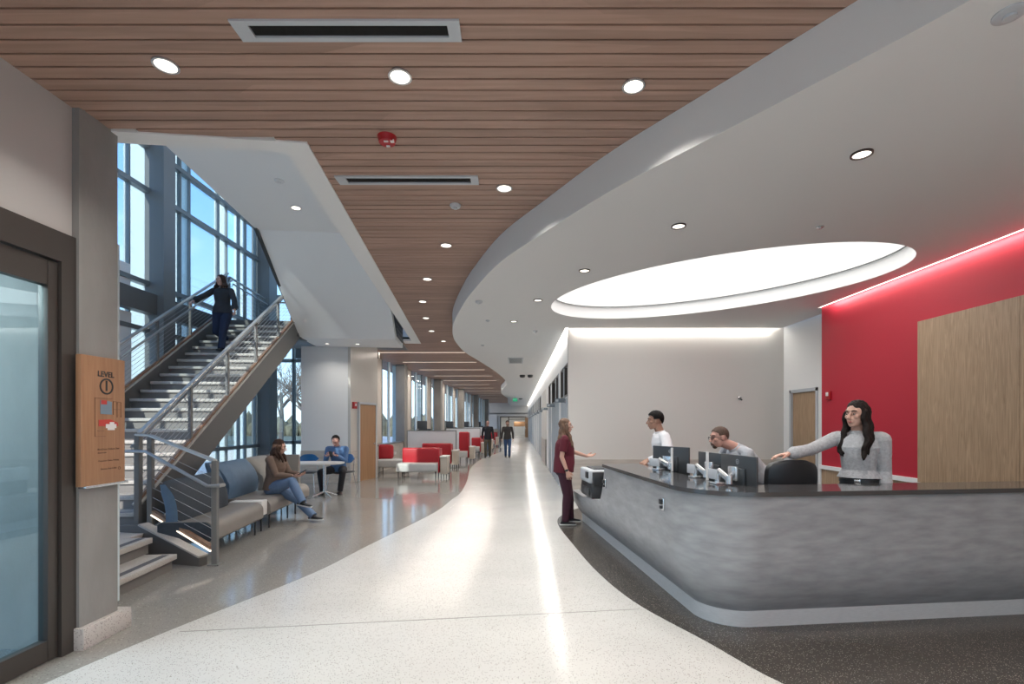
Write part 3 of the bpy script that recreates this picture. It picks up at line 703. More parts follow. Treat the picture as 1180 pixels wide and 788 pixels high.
small('ceiling_speaker', (1163.7, 15.5), dzC, ZC, .065, .012, 'round grey ceiling speaker in the top right corner', 'plastic_grey', 'speaker')
small('sprinkler_head', (945, 261), dzC, ZC, .035, .014, 'round sprinkler cover near the red wall', 'chrome', 'sprinkler')
small('smoke_detector', (551.9, 347), dzC, ZC, .06, .03, 'smoke detector at the left rim of the white ceiling', 'plastic_grey')
small('sprinkler_head', (562, 369), dzC, ZC, .04, .02, 'sprinkler cover below the left smoke detector', 'plastic_grey', 'sprinkler')
small('sprinkler_head', (617, 381), dzC, ZC, .05, .035, 'sprinkler head by the start of the corridor strip light', 'chrome', 'sprinkler')
small('sprinkler_head', (556, 397.6), dzC, ZC, .045, .02, 'sprinkler cover before the square ceiling grille', 'plastic_grey', 'sprinkler')
small('smoke_detector', (322, 208), 3.65, 5.25, .07, .03, 'smoke detector in the high white soffit', 'plastic_white')
small('security_camera', (602, 432), dzC, ZC, .11, .10, 'left black dome camera on the corridor ceiling', 'plastic_black', 'camera', 'dome cameras')
small('security_camera', (611, 432), dzC, ZC, .11, .10, 'right black dome camera on the corridor ceiling', 'plastic_black', 'camera', 'dome cameras')
small('smoke_detector', (600, 459), dzC, ZC, .16, .08, 'dark detector past the green exit sign', 'plastic_dark')
a, d0 = cpt(585, 419, dzC); b, d1 = cpt(601.5, 411, dzC); d0, d1 = min(d0, d1), max(d0, d1)
t = thing('ceiling_grille', ((a + b) / 2, (d0 + d1) / 2, ZC), 0, 'square grey air grille in the corridor ceiling', 'vent')
x0, x1 = -.33, .13
MB().bounds(x0, x1, d0 + .2, d1 - .1, ZC - .012, ZC).build('frame', 'plastic_grey', t)
m = MB()
for i in range(10): m.bounds(x0 + .04, x1 - .04, d0 + .3 + i * (d1 - d0 - .5) / 10, d0 + .34 + i * (d1 - d0 - .5) / 10, ZC - .018, ZC - .01)
m.build('louvres', 'mullion', t)
x, y = cpt(593.5, 456, dzC)
t = thing('exit_sign', (x, 36, ZC - .3), 0, 'green lit exit sign hanging from the corridor ceiling', 'exit sign')
x = -4.5 / F * 36
MB().bounds(x - .17, x + .17, 36, 36.04, ZC - .33, ZC - .1, .01).build('panel', 'exit_green', t); MB().bounds(x - .02, x + .02, 36.01, 36.03, ZC - .1, ZC).build('hanger', 'plastic_grey', t)
def text(s, size, mtx, mt, parent, name='lettering', ext=.0015, bold=0.0):
    c = bpy.data.curves.new(name, 'FONT'); c.body = s; c.size = size; c.extrude = ext; c.offset = bold; c.align_x = 'CENTER'; c.align_y = 'CENTER'; c.resolution_u = 3
    o = bpy.data.objects.new(name, c); COL.objects.link(o)
    dg = bpy.context.evaluated_depsgraph_get(); me = bpy.data.meshes.new_from_object(o.evaluated_get(dg)); bpy.data.objects.remove(o)
    o = bpy.data.objects.new(name, me); COL.objects.link(o); me.materials.clear(); me.materials.append(M[mt] if isinstance(mt, str) else mt)
    me.transform((WM[parent].inverted() if parent is not None else Matrix.Identity(4)) @ mtx)
    if parent is not None: o.parent = parent; WM[o] = WM[parent].copy()
    return o
text('EXIT', .17, Matrix.Translation((x, 35.99, ZC - .215)) @ Matrix.Rotation(PI / 2, 4, 'X'), 'plastic_white', t)
# wall devices
t = thing('fire_strobe', (4.99, 7.9, 1.98), 0, 'red and clear fire strobe on the red wall', 'fire alarm')
MB().bounds(4.98, 5.02, 7.87, 7.97, 1.97, 2.11, .006).build('body', 'alarm_red', t); MB().bounds(4.965, 4.985, 7.895, 7.945, 2.03, 2.09, .006).build('strobe_lens', 'plastic_white', t)
t = thing('fire_strobe', W(.10, 0, 1.95), 0, 'red fire strobe on the beige wall left of the closet door', 'fire alarm')
m = MB(); m.extr([W(.08, 0, 1.98), W(.24, 0, 1.98), W(.24, .05, 1.98), W(.08, .05, 1.98)], (0, 0, .18)); m.build('body', 'alarm_red', t)
m = MB(); m.extr([W(.13, .05, 2.05), W(.19, .05, 2.05), W(.19, .065, 2.05), W(.13, .065, 2.05)], (0, 0, .07)); m.build('strobe_lens', 'plastic_white', t)
t = thing('wall_sensor', (4.47, 9.9, 2.1), 0, 'small black and chrome hook sensor on the beige back wall', 'sensor')
MB().bounds(4.43, 4.50, 9.90, 9.94, 2.08, 2.13, .006).build('base', 'chrome', t); m = MB(); m.tube([(4.46, 9.91, 2.10), (4.44, 9.82, 2.08), (4.46, 9.80, 2.05)], .014); m.build('arm', 'plastic_black', t)
t = thing('light_switch', W(1.30, 0, 1.1), 0, 'white switch plate right of the closet door', 'switch')
m = MB(); m.extr([W(1.29, 0, 1.12), W(1.36, 0, 1.12), W(1.36, .012, 1.12), W(1.29, .012, 1.12)], (0, 0, .12)); m.build('plate', 'plastic_grey', t)
m = MB(); m.extr([W(1.31, .012, 1.16), W(1.34, .012, 1.16), W(1.34, .018, 1.16), W(1.31, .018, 1.16)], (0, 0, .04)); m.build('rocker', 'plastic_white', t)
# ------------------------------------------------------------------ wooden LEVEL 1 sign
t = thing('level_sign', (-3.07, 3.6, 1.15), 0, 'tall wooden LEVEL 1 directory board on the concrete column', 'sign')
X0 = -3.094
MB().bounds(X0, X0 + .04, 3.42, 3.80, 1.15, 2.08, .003).build('board', 'wood_sign', t)
MB().bounds(X0, X0 + .055, 3.44, 3.815, 1.135, 1.152, .002).build('bottom_ledge', 'chrome', t)
def SG(y, z): return Matrix.Translation((X0 + .0405, y, z)) @ Matrix.Rotation(PI / 2, 4, 'Z') @ Matrix.Rotation(PI / 2, 4, 'X')
text('LEVEL', .056, SG(3.625, 1.955), 'plastic_black', t, bold=.0012)
text('1', .105, SG(3.63, 1.868), 'plastic_black', t, 'numeral', bold=.002)
m = MB(); n_ = 40
ri, ro = .048, .060
for k in range(n_):
    a0, a1 = 2 * PI * k / n_, 2 * PI * (k + 1) / n_
    pts = [(X0 + .0405, 3.63 + r_ * math.cos(a), 1.868 + r_ * math.sin(a)) for r_, a in ((ri, a0), (ro, a0), (ro, a1), (ri, a1))]
    m.extr(pts, (.002, 0, 0))
m.build('number_ring', 'plastic_black', t)
def plate(y0, y1, z0, z1, mt, nm, h=.002):
    MB().bounds(X0 + .04, X0 + .04 + h, y0, y1, z0, z1).build(nm, mt, t)
M['map_grey'] = mat('map_blue_grey', (.17, .24, .30), .5); M['map_red'] = mat('map_red', (.50, .05, .04), .5); M['map_line'] = mat('map_line', (.16, .08, .05), .6)
m = MB()
def P2(y, z, h=.0418): return (X0 + h, y, z)
m.extr([P2(3.575, 1.665), P2(3.675, 1.66), P2(3.675, 1.755), P2(3.62, 1.765), P2(3.575, 1.765)], (.0015, 0, 0)); m.build('map_block', 'map_grey', t)
m = MB(); m.extr([P2(3.58, 1.735, .043), P2(3.63, 1.735, .043), P2(3.63, 1.765, .043), P2(3.58, 1.765, .043)], (.001, 0, 0)); m.build('map_block', 'map_red', t)
m = MB(); m.extr([P2(3.56, 1.575), P2(3.735, 1.575), P2(3.73, 1.60), P2(3.66, 1.625), P2(3.56, 1.62)], (.0015, 0, 0)); m.build('map_block', 'map_red', t)
m = MB(); m.extr([P2(3.635, 1.545, .0435), P2(3.70, 1.545, .0435), P2(3.70, 1.56, .0435), P2(3.715, 1.56, .0435), P2(3.715, 1.59, .0435), P2(3.695, 1.59, .0435), P2(3.695, 1.605, .0435), P2(3.655, 1.605, .0435), P2(3.655, 1.59, .0435), P2(3.62, 1.59, .0435), P2(3.62, 1.56, .0435), P2(3.635, 1.56, .0435)], (.001, 0, 0)); m.build('map_block', 'plastic_white', t)
m = MB()
for (a, b) in [((3.53, 1.78), (3.68, 1.78)), ((3.53, 1.50), (3.53, 1.78)), ((3.53, 1.50), (3.62, 1.50)), ((3.69, 1.66), (3.69, 1.76)), ((3.69, 1.76), (3.76, 1.755)), ((3.76, 1.755), (3.76, 1.64)), ((3.69, 1.70), (3.76, 1.70)), ((3.725, 1.64), (3.725, 1.755)), ((3.55, 1.54), (3.61, 1.54))]:
    m.beam(P2(*a), P2(*b), .0025, .0025)
m.build('map_outline', 'map_line', t)
for i, (z, w_, s_) in enumerate([(1.405, .18, 'Blood Draw, Wellness Clinic'), (1.38, .07, 'Restrooms'), (1.32, .18, 'Outpatient Clinics, Waiting'), (1.26, .14, 'Elevator, Main Lobby')]):
    o = text(s_, .0165 if i != 1 else .0165, SG(3.55 + (.10 if i != 1 else .042), z), 'map_line', t, 'directory_line', .0006, .0003)
m = MB()
for k in range(20):
    a0, a1 = 2 * PI * k / 20, 2 * PI * (k + 1) / 20
    m.extr([P2(3.745 + r_ * math.cos(a), 1.255 + r_ * math.sin(a)) for r_, a in ((.008, a0), (.012, a0), (.012, a1), (.008, a1))], (.001, 0, 0))
m.build('number_ring', 'map_line', t)
# ------------------------------------------------------------------ reception desk
N0, S0, SE, NE, RC = 1.70, 3.42, 7.85, 5.15, .52
path = []                                   # outer line in (n, s), from the far end round the corner to the right
s = SE
while s > S0 + RC: path.append((N0, s)); s -= .07
for k in range(13):
    a = PI + (PI / 2) * k / 12
    path.append((N0 + RC + RC * math.cos(a), S0 + RC + RC * math.sin(a)))
n = N0 + RC + .15
while n < NE: path.append((n, S0)); n += .2
path.append((NE, S0))
def pnorm(i):
    a = V(path[max(0, i - 1)]); b = V(path[min(len(path) - 1, i + 1)]); d = (b - a).normalized()
    return V((-d.y, d.x)) if False else V((-d.y, d.x))          # inward side
def inward(i):
    d = pnorm(i); c = V((3.2, 5.5)) - V(path[i])
    return d if d.dot(c) > 0 else -d
def off(i, o): return V(path[i]) + inward(i) * o
def ztop(i):
    n, s = path[i]
    if n > N0 + .001 or s < 5.97: return 1.05
    if s < 6.17:
        u = (s - 5.97) / .2; return 1.05 - .45 * (u ** .55)
    return .60 - .09 * min(1, (s - 6.17) / .9)
def inset(z):
    o = .02 * max(0, (1.05 - z) / .5)
    o = .012 if z > .55 else .012
    u = max(0, (.56 - z) / .43)
    return .02 + (.17 * u ** 2.2)
desk = thing('reception_desk', R(3.2, 3.9, 0), ANG, 'long curved grey reception desk with a charcoal stone ledge', 'reception desk')
m = MB(); bm = m.bm; NZ = 14; rows = []; rin = []
for i in range(len(path)):
    zt = ztop(i); ro, ri = [], []
    for k in range(NZ + 1):
        z = .13 + (zt - .13) * k / NZ
        p = off(i, inset(z)); ro.append(bm.verts.new(R(p.x, p.y, z)))
        p = off(i, max(inset(z), .02) + .12); ri.append(bm.verts.new(R(p.x, p.y, z)))
    rows.append(ro); rin.append(ri)
for i in range(len(path) - 1):
    for k in range(NZ):
        bm.faces.new([rows[i][k], rows[i + 1][k], rows[i + 1][k + 1], rows[i][k + 1]])
        bm.faces.new([rin[i][k], rin[i][k + 1], rin[i + 1][k + 1], rin[i + 1][k]])
    bm.faces.new([rows[i][NZ], rows[i + 1][NZ], rin[i + 1][NZ], rin[i][NZ]])
    bm.faces.new([rows[i][0], rin[i][0], rin[i + 1][0], rows[i + 1][0]])
for e in (0, -1):
    for k in range(NZ): bm.faces.new([rows[e][k], rows[e][k + 1], rin[e][k + 1], rin[e][k]])
m.build('front_panel', 'desk', desk, smooth=50)
def band(o0, o1, z0, z1, idx, endext=0.0):
    mb = MB(); b = mb.bm; q = []
    for i in idx:
        a, c = off(i, o0), off(i, o1)
        q.append([b.verts.new(R(a.x, a.y, z0)), b.verts.new(R(c.x, c.y, z0)), b.verts.new(R(c.x, c.y, z1)), b.verts.new(R(a.x, a.y, z1))])
    for i in range(len(q) - 1):
        for k in range(4): b.faces.new([q[i][k], q[i + 1][k], q[i + 1][(k + 1) % 4], q[i][(k + 1) % 4]])
    b.faces.new(q[0]); b.faces.new(q[-1][::-1]); return mb
band(.19, .30, 0.004, .135, range(len(path))).build('toe_kick', 'desk_kick', desk, smooth=50)
led_idx = [i for i in range(len(path))]
# stone ledge
li = [i for i in range(len(path)) if not (path[i][0] <= N0 + .001 and path[i][1] > 6.0)]
lp = [R(*V(off(i, -.012)), 1.05) for i in li]
inner = [R(NE, S0 + .40, 1.05), R(N0 + .62, S0 + .40, 1.05), R(N0 + .50, S0 + .47, 1.05), R(N0 + .46, S0 + .62, 1.05), R(N0 + .46, 5.99, 1.05)]
m = MB(); m.prism([(p.x, p.y) for p in lp + inner], 1.05, 1.085); m.build('stone_ledge', 'stone', desk, smooth=40)
m = MB(); m.rb(N0 + .34, N0 + .44, 5.75, 5.97, 0, 1.05, .005); m.build('support_panel', 'desk', desk)
m = MB(); m.rb(N0 + .14, N0 + .72, 6.2, 7.75, .51, .54, .004); m.rb(N0 + .5, N0 + .7, 6.25, 7.7, 0.0, .51, .004); m.build('low_shelf', 'desk_kick', desk)
# the little black brackets on the face
for (s_, z_) in ((4.12, .89), (5.90, .85)):
    c = R(N0 + .012, s_, z_)
    t = thing('wall_outlet', c, ANG, 'small black and chrome outlet on the desk side, near the ' + ('corner' if s_ < 5 else 'far end'), 'outlet', 'outlets on the desk side')
    m = MB(); m.rb(N0 - .0, N0 + .02, s_ - .03, s_ + .03, z_ - .055, z_ + .055, .006); m.build('plate', 'chrome', t)
    m = MB(); m.rb(N0 - .022, N0 + .0, s_ - .022, s_ + .022, z_ - .0, z_ + .045, .006); m.rb(N0 - .016, N0 + .0, s_ - .02, s_ + .02, z_ - .04, z_ - .012, .005); m.build('socket', 'plastic_black', t)
# ------------------------------------------------------------------ printer in the notch
t = thing('printer', R(1.98, 6.78, .54), ANG, 'grey and black desktop printer sitting in the notch at the desk end', 'printer')
m = MB(); m.rb(1.70, 2.22, 6.50, 7.12, .56, .76, .02); m.build('lower_housing', 'plastic_black', t)
m = MB(); m.rb(1.685, 2.22, 6.56, 7.14, .76, .95, .03, 3); m.build('upper_housing', 'plastic_grey', t)
m = MB(); m.rb(1.72, 2.20, 6.48, 6.56, .74, .93, .015); m.build('side_panel', 'plastic_black', t)
m = MB(); m.rb(1.76, 2.16, 6.62, 7.05, .95, .968, .006); m.build('output_tray', 'plastic_dark', t)
m = MB(); m.rb(1.68, 1.70, 6.60, 7.05, .60, .70, .004); m.build('paper_drawer', 'plastic_dark', t)
m = MB(); m.rb(1.665, 1.69, 6.62, 6.74, .83, .92, .006); m.build('control_panel', 'plastic_black', t)
# ------------------------------------------------------------------ monitors
def monitor(a, b, ztop_, label, logo=True, pole=False):
    a, b = V(a), V(b); c = (a + b) / 2; d = (b - a).normalized(); ang = math.atan2(d.y, d.x)
    w_ = (b - a).length; h_ = .325
    out = V((d.y, -d.x));  out = out if out.x < 0 else -out       # back of the screen faces the hall
    t = thing('computer_monitor', (c.x, c.y, 1.085), ang, label, 'monitor', 'monitors on the desk')
    zc = ztop_ - h_ / 2
    m = MB(); m.box((c.x, c.y, zc), (w_, .022, h_), ang, .006); m.build('screen_shell', 'plastic_dark', t)
    q = c - out * .0125; m = MB(); m.box((q.x, q.y, zc), (w_ - .02, .003, h_ - .02), ang); m.build('display', 'plastic_black', t)
    q = c + out * .022; m = MB(); m.box((q.x, q.y, zc - .03), (.24, .024, .17), ang, .01); m.build('rear_bulge', 'plastic_dark', t)
    if logo:
        m = MB(); q = c + out * .0125
        mt3 = Matrix.Translation((q.x, q.y, ztop_ - .055)) @ Matrix.Rotation(ang, 4, 'Z') @ Matrix.Rotation(PI / 2, 4, 'X')
        b2 = bmesh.new(); 
        for k in range(24):
            a0, a1 = 2 * PI * k / 24, 2 * PI * (k + 1) / 24
            vs = [b2.verts.new((r_ * math.cos(x_), r_ * math.sin(x_), -.001)) for r_, x_ in ((.017, a0), (.021, a0), (.021, a1), (.017, a1))]
            b2.faces.new(vs)
        for (x0, y0, x1, y1) in ((-.010, -.006, -.006, .006), (-.006, -.006, -.002, -.003), (.001, -.006, .004, .006), (.006, -.006, .009, .006)):
            b2.faces.new([b2.verts.new(p) for p in ((x0, y0, -.001), (x1, y0, -.001), (x1, y1, -.001), (x0, y1, -.001))])
        m.take(b2, mt3); m.build('logo', 'plastic_grey', t)
    # arm
    base = c + out * .19; base = V((base.x, base.y))
    m = MB(); m.box((base.x, base.y, 1.092), (.10, .10, .014), ang, .004); m.disc(base, .024, 1.098, 1.20, 20); m.build('arm_base', 'chrome', t)
    e1 = base + d * .17 + out * .0
    m = MB(); m.beam((base.x, base.y, 1.20), (e1.x, e1.y, 1.135), .034, .05, .012); m.disc(e1, .026, 1.105, 1.17, 20); m.build('lower_arm', 'chrome', t)
    m = MB(); e2 = c + out * .05
    m.beam((e1.x, e1.y, 1.15), (e2.x, e2.y, 1.17), .03, .045, .01); m.box((e2.x, e2.y, 1.17), (.12, .03, .12), ang, .008); m.build('upper_arm', 'chrome', t)
    q = base - d * .03 + out * .03
    m = MB(); m.box((q.x + .0, q.y, 1.165), (.13, .014, .085), ang, .004); m.build('cable_bracket', 'plastic_grey', t)
    if pole:
        q = e1 + d * .02; m = MB(); m.disc(q, .013, 1.085, 1.335, 16); m.build('pole', 'plastic_white', t)
monitor((1.563, 5.7), (1.827, 5.25), 1.335, 'black monitor nearest the man in the white coat', True, True)
monitor((1.80, 4.90), (1.90, 4.40), 1.315, 'black monitor in the middle of the three, before the seated man', False, True)
monitor((1.83, 4.42), (1.905, 3.92), 1.325, 'black monitor with round logo nearest the desk corner', True)
# ------------------------------------------------------------------ task chair
def task_chair(loc, rz, label, zt=1.27):
    t = thing('task_chair', (0, 0, 0), 0, label, 'chair', 'black task chairs behind the desk')
    # local frame: +Y is the way the sitter faces
    def b(name, mb, mt, p=t): return mb.build(name, mt, p, world=False)
    m = MB(); m.box((0, 0, .70), (.50, .48, .08), 0, .035, 3); b('seat', m, 'plastic_black')
    bm2 = bmesh.new(); W_, H_ = 20, 26; fr, bk = [], []
    for j in range(H_ + 1):
        v = j / H_; z = .80 + (zt - .80) * v; hw = .205 + .035 * math.sin(v * PI * .8)
        if v > .82: hw -= .075 * (1 - math.sqrt(max(0, 1 - ((v - .82) / .18) ** 2)))
        if v < .15: hw -= .03 * (1 - v / .15)
        a, c = [], []
        for i in range(W_ + 1):
            u = -1 + 2 * i / W_; x = u * hw; y = -.24 + .05 * (u * u) - .03 * v
            zz = z - .02 * (abs(u) ** 3) * v
            a.append(bm2.verts.new((x, y, zz))); c.append(bm2.verts.new((x * .97, y - .05, zz)))
        fr.append(a); bk.append(c)
    for j in range(H_):
        for i in range(W_):
            bm2.faces.new([fr[j][i], fr[j][i + 1], fr[j + 1][i + 1], fr[j + 1][i]]); bm2.faces.new([bk[j][i], bk[j + 1][i], bk[j + 1][i + 1], bk[j][i + 1]])
        for e in (0, W_): bm2.faces.new([fr[j][e], fr[j + 1][e], bk[j + 1][e], bk[j][e]])
    for i in range(W_):
        for e in (0, H_): bm2.faces.new([fr[e][i], fr[e][i + 1], bk[e][i + 1], bk[e][i]])
    m = MB(); m.bm.free(); m.bm = bm2; b('backrest', m, 'plastic_black')
    m = MB(); m.beam((0, -.05, .65), (0, -.27, .70), .06, .02); m.beam((0, -.27, .70), (0, -.28, 1.0), .06, .02); b('back_support', m, 'plastic_dark')
    m = MB(); m.disc((0, 0), .03, .12, .66, 16, .022); b('gas_column', m, 'chrome')
    m = MB(); m.ring((0, 0), .19, .205, .30, .32, 24); m.beam((0, 0, .31), (.19, 0, .31), .02, .012); m.beam((0, 0, .31), (-.19, 0, .31), .02, .012); b('foot_ring', m, 'chrome')
    for k in range(5):
        a = 2 * PI * k / 5 + .3
        m = MB(); m.beam((0, 0, .12), (.29 * math.cos(a), .29 * math.sin(a), .075), .045, .03, .008); l = b('base_spoke', m, 'plastic_black')
        m = MB(); m.ball((.30 * math.cos(a), .30 * math.sin(a), .036), (.028, .028, .036)); m.build('caster', 'plastic_black', l, world=False)
    for sx in (-1, 1):
        m = MB(); m.box((sx * .27, -.02, .93), (.07, .26, .03), 0, .012, 2); m.beam((sx * .27, -.02, .93), (sx * .25, -.02, .70), .03, .04); b('armrest', m, 'plastic_black')
    t.location = loc; t.rotation_euler = (0, 0, rz); WM[t] = Matrix.Translation(V(loc)) @ Matrix.Rotation(rz, 4, 'Z')
    return t
tc1 = task_chair((2.40, 4.60, .004), 0.10, 'empty black task chair under the hand of the woman in grey')
ch2 = copy_tree(tc1, (2.90, 5.62, .004), 1.45, 'black task chair under the seated man with glasses')
# papers / tray on the far dado

ch2.scale = (1, 1, .92)
# ------------------------------------------------------------------ stair
st = thing('staircase', R(-4.8, 8, 0), ANG, 'grey steel staircase with pale treads and cable railings rising to a landing', 'staircase')
NR, NL, ST0, ZB, NRIS = -3.97, -5.67, 6.50, .33, 22
RISE, RUN = .168, .273
def zn(s): return ZB + RISE + (s - ST0) / RUN * RISE        # nosing line
m = MB(); m.rb(-6.35, -3.74, 4.45, 6.48, 0, .30); m.build('lower_platform', 'riser', st)
m = MB(); m.rb(-6.35, -3.68, 4.45, 6.50, .285, .33, .004); m.build('platform_slab', 'tread', st)
# two low steps in front of the lower platform
for k, (n1, z) in enumerate(((-3.16, .165),)):
    m = MB(); m.rb(-4.1, n1 - .02, 4.2, 5.72, 0, z - .055); m.build('riser', 'riser', st)
    m = MB(); m.rb(-4.1, n1 + .02, 4.2, 5.74, z - .055, z, .005); tr = m.build('tread', 'tread', st)
    m = MB(); m.rb(n1 - .11, n1 - .04, 4.2, 5.70, z, z + .002); m.build('grip_strip', 'strip', tr)
m = MB(); m.rb(-4.3, -3.47, 4.2, 5.80, .165, .285); m.build('riser', 'riser', st)
m = MB(); m.rb(-4.3, -3.43, 4.2, 5.81, .275, .334, .005); tr = m.build('tread', 'tread', st); m = MB(); m.rb(-3.56, -3.49, 4.2, 5.78, .334, .336); m.build('grip_strip', 'strip', tr)
for i in range(NRIS - 1):
    s = ST0 + i * RUN; z = ZB + (i + 1) * RISE
    m = MB(); m.rb(NL + .03, NR - .03, s - .03, s + RUN + .02, z - .05, z, .006); tr = m.build('tread', 'tread', st)
    m = MB(); m.rb(NL + .12, NR - .12, s + .005, s + .045, z, z + .0015); m.build('grip_strip', 'strip', tr)
    m = MB(); m.rb(NL + .03, NR - .03, s + .012, s + .03, z - RISE, z - .05); m.build('riser', 'riser', st)
ZL = ZB + NRIS * RISE; SL = ST0 + (NRIS - 1) * RUN
m = MB(); m.rb(NL + .03, NR - .03, SL + .012, SL + .03, ZL - RISE, ZL - .05); m.build('riser', 'riser', st)
m = MB(); m.rb(-6.10, -1.75, SL - .03, 15.2, ZL - .22, ZL, .004); m.build('landing', 'stringer', st)
# stringers
def stringer(n, w_, nm='stringer'):
    s0, s1 = ST0 - .12, SL + .15
    pr = [(s0, ZB), (s0, zn(s0) + .16), (s1, zn(s1) + .16), (s1 + .05, zn(s1) + .16), (s1 + .05, ZL - .42), (s1 - .25, ZL - .42), (s0 + .35, ZB - .02 - .0)]
    m = MB(); m.extr([R(n - w_ / 2, a, b) for a, b in pr], R(w_, 0, 0)); return m.build(nm, 'stringer', st)
for n in (NR + .02, NL - .02): 
    stringer(n, .06)
    s0, s1 = ST0 - .12, SL + .12
    m = MB(); m.beam(R(n, s0, zn(s0) + .185), R(n, s1, zn(s1) + .185), .10, .022); m.build('top_cap', 'tread', st)
    m = MB(); m.beam(R(n, s0, zn(s0) + .225), R(n, s1, zn(s1) + .225), .05, .03); m.build('wood_strip', 'wood_trim', st)
m = MB(); m.rb(NR - .01, NR + .09, SL - .1, SL + .32, ZL - .42, ZL + .18); m.build('stringer_end', 'stringer', st)
# railings
def railing(p0, p1, hs, post_t, label, cables=10, base0=None, ends=(0, 0), h0=.17, htop=1.03, inner=None):
    """p0->p1 along the walking line (points at floor / nosing level)"""
    rl = MB(); a, b = V(p0), V(p1)
    up = V((0, 0, 1)); rl.beam(a + up * htop, b + up * htop, .065, .035, .008)
    r = rl.build('top_rail', 'satin', st)
    for q in post_t:
        c = a.lerp(b, q); m = MB(); m.box(c + up * (htop / 2 + h0 / 2 - .04), (.045, .055, htop - h0 + .04), ANG, .004, 1)
        m.box(c + up * (h0 - .0), (.07, .08, .02), ANG); m.build('post', 'steel_grey', st)
    for k in range(cables):
        z = h0 + .10 + (htop - h0 - .16) * k / (cables - 1)
        m = MB(); m.tube([a + up * z, b + up * z], .0032, 5); m.build('cable', 'cable', st, smooth=0)
    if inner is not None:
        o = R(inner, 0, 0); L_ = (b - a).length
        m = MB(); m.tube([a + o + up * (htop - .17), b + o + up * (htop - .17)], .019, 10)
        for q in post_t: 
            c = a.lerp(b, q); m.tube([c + o + up * (htop - .19), c + o * .6 + up * (htop - .24), c + up * (htop - .24)], .008, 6)
        m.build('handrail', 'rail', st)
T6 = [0.0, .183, .366, .55, .733, .91]
pa, pb = (ST0 - .06), (SL + .26)
railing(R(NR + .02, pa, zn(pa) - .02), R(NR + .02, pb, zn(pb) - .02), 1, T6 + [.985], '', inner=-.09)
railing(R(NL - .02, pa, zn(pa) - .02), R(NL - .02, pb, zn(pb) - .02), 1, T6 + [.985], '', inner=.09)
railing(R(NL - .02, pb + .06, ZL), R(NL - .02, 15.05, ZL), 1, [0, .33, .66, 1.0], '', h0=0.02, htop=1.10, inner=.09)
railing(R(NL, 15.08, ZL), R(-3.95, 15.08, ZL), 1, [.33, .66, 1.0], '', h0=.02, htop=1.10)
railing(R(-6.3, 6.42, ZB), R(NL - .1, 6.42, ZB), 1, [0], '', h0=.02, htop=1.1, cables=8)
# newels and the short rail beside the two low steps
n1, n2, n3 = V((-4.57, 5.88, ZB)), V((-4.40, 5.86, ZB)), V((-3.42, 5.52, 0))
up = V((0, 0, 1))
for p, h, nm in ((n1, 1.12, 'newel_post'), (n2, 1.10, 'newel_post'), (n3, 1.17, 'newel_post')):
    m = MB(); m.box(p + up * h / 2, (.06, .06, h), ANG, .006, 1); m.box(p + up * .008, (.12, .11, .016), ANG); m.build(nm, 'steel_grey', st)
k1, k2 = n2 + up * 1.10, n3 + up * 1.17
m = MB(); m.beam(n1 + up * 1.125 - R(.02, 0, 0), n2 + up * 1.115, .06, .028, .006); m.beam(n2 + up * 1.115, n3 + up * 1.17, .06, .028, .006); m.build('top_rail', 'satin', st)
m = MB(); m.tube([n1 + up * .93 + V((-.5, -.08, 0)), n1 + up * .93 + V((0, -.08, 0)), n2 + up * .93 + V((0, -.08, 0)), n3 + up * .90 + V((-.04, -.08, 0)), n3 + up * .90 + V((.10, -.08, 0)), n3 + up * .90 + V((.10, .0, 0)), n3 + up * .90], .019, 10); m.build('handrail', 'rail', st)
for k in range(8):
    q = .16 + k * .115; m = MB(); m.tube([n2 + up * q, n3 + up * (q + .0 if q < 9 else 0)], .0032, 5); m.build('cable', 'cable', st, smooth=0)
# sloping kerb under the short rail, wooden strip with light
kk = V((.0, .03, 0))
c1, c2 = n2 + V((.0, -.12, 0)), n3 + V((-.12, -.02, 0))
d = (c2 - c1); d.z = 0; d.normalize(); nn = V((-d.y, d.x, 0)) * .05
m = MB(); m.extr([V((c1.x, c1.y, 0)) - nn, V((c2.x, c2.y, 0)) - nn, V((c2.x, c2.y, .09)) - nn, V((c1.x, c1.y, .40)) - nn, V((c1.x - .25, c1.y, .40)) - nn, V((c1.x - .25, c1.y, 0)) - nn], nn * 2); m.build('kerb_stringer', 'stringer', st)
m = MB(); m.beam(V((c1.x, c1.y, .415)), V((c2.x, c2.y, .105)), .12, .02); m.build('top_cap', 'tread', st)
m = MB(); m.beam(n2 + V((.03, 0, .20)), n3 + V((-.03, 0, .19)), .05, .045); m.build('wood_strip', 'wood_trim', st)
m = MB(); m.beam(n2 + V((.03, -.022, .172)), n3 + V((-.03, -.022, .162)), .035, .012); m.build('light_strip', 'led_under', st)
# return flight seen edge-on above the landing
m = MB(); m.beam(R(-3.92, 12.25, 3.70), R(-3.92, 9.70, 5.30), .06, .13); m.build('return_stringer', 'plastic_dark', st)
m = MB(); m.extr([R(-3.96, 11.95, 3.62), R(-3.96, 12.7, 3.62), R(-3.96, 12.7, 4.25), R(-3.96, 12.45, 4.25)], R(.05, 0, 0)); m.build('landing_fascia', 'plastic_dark', st)
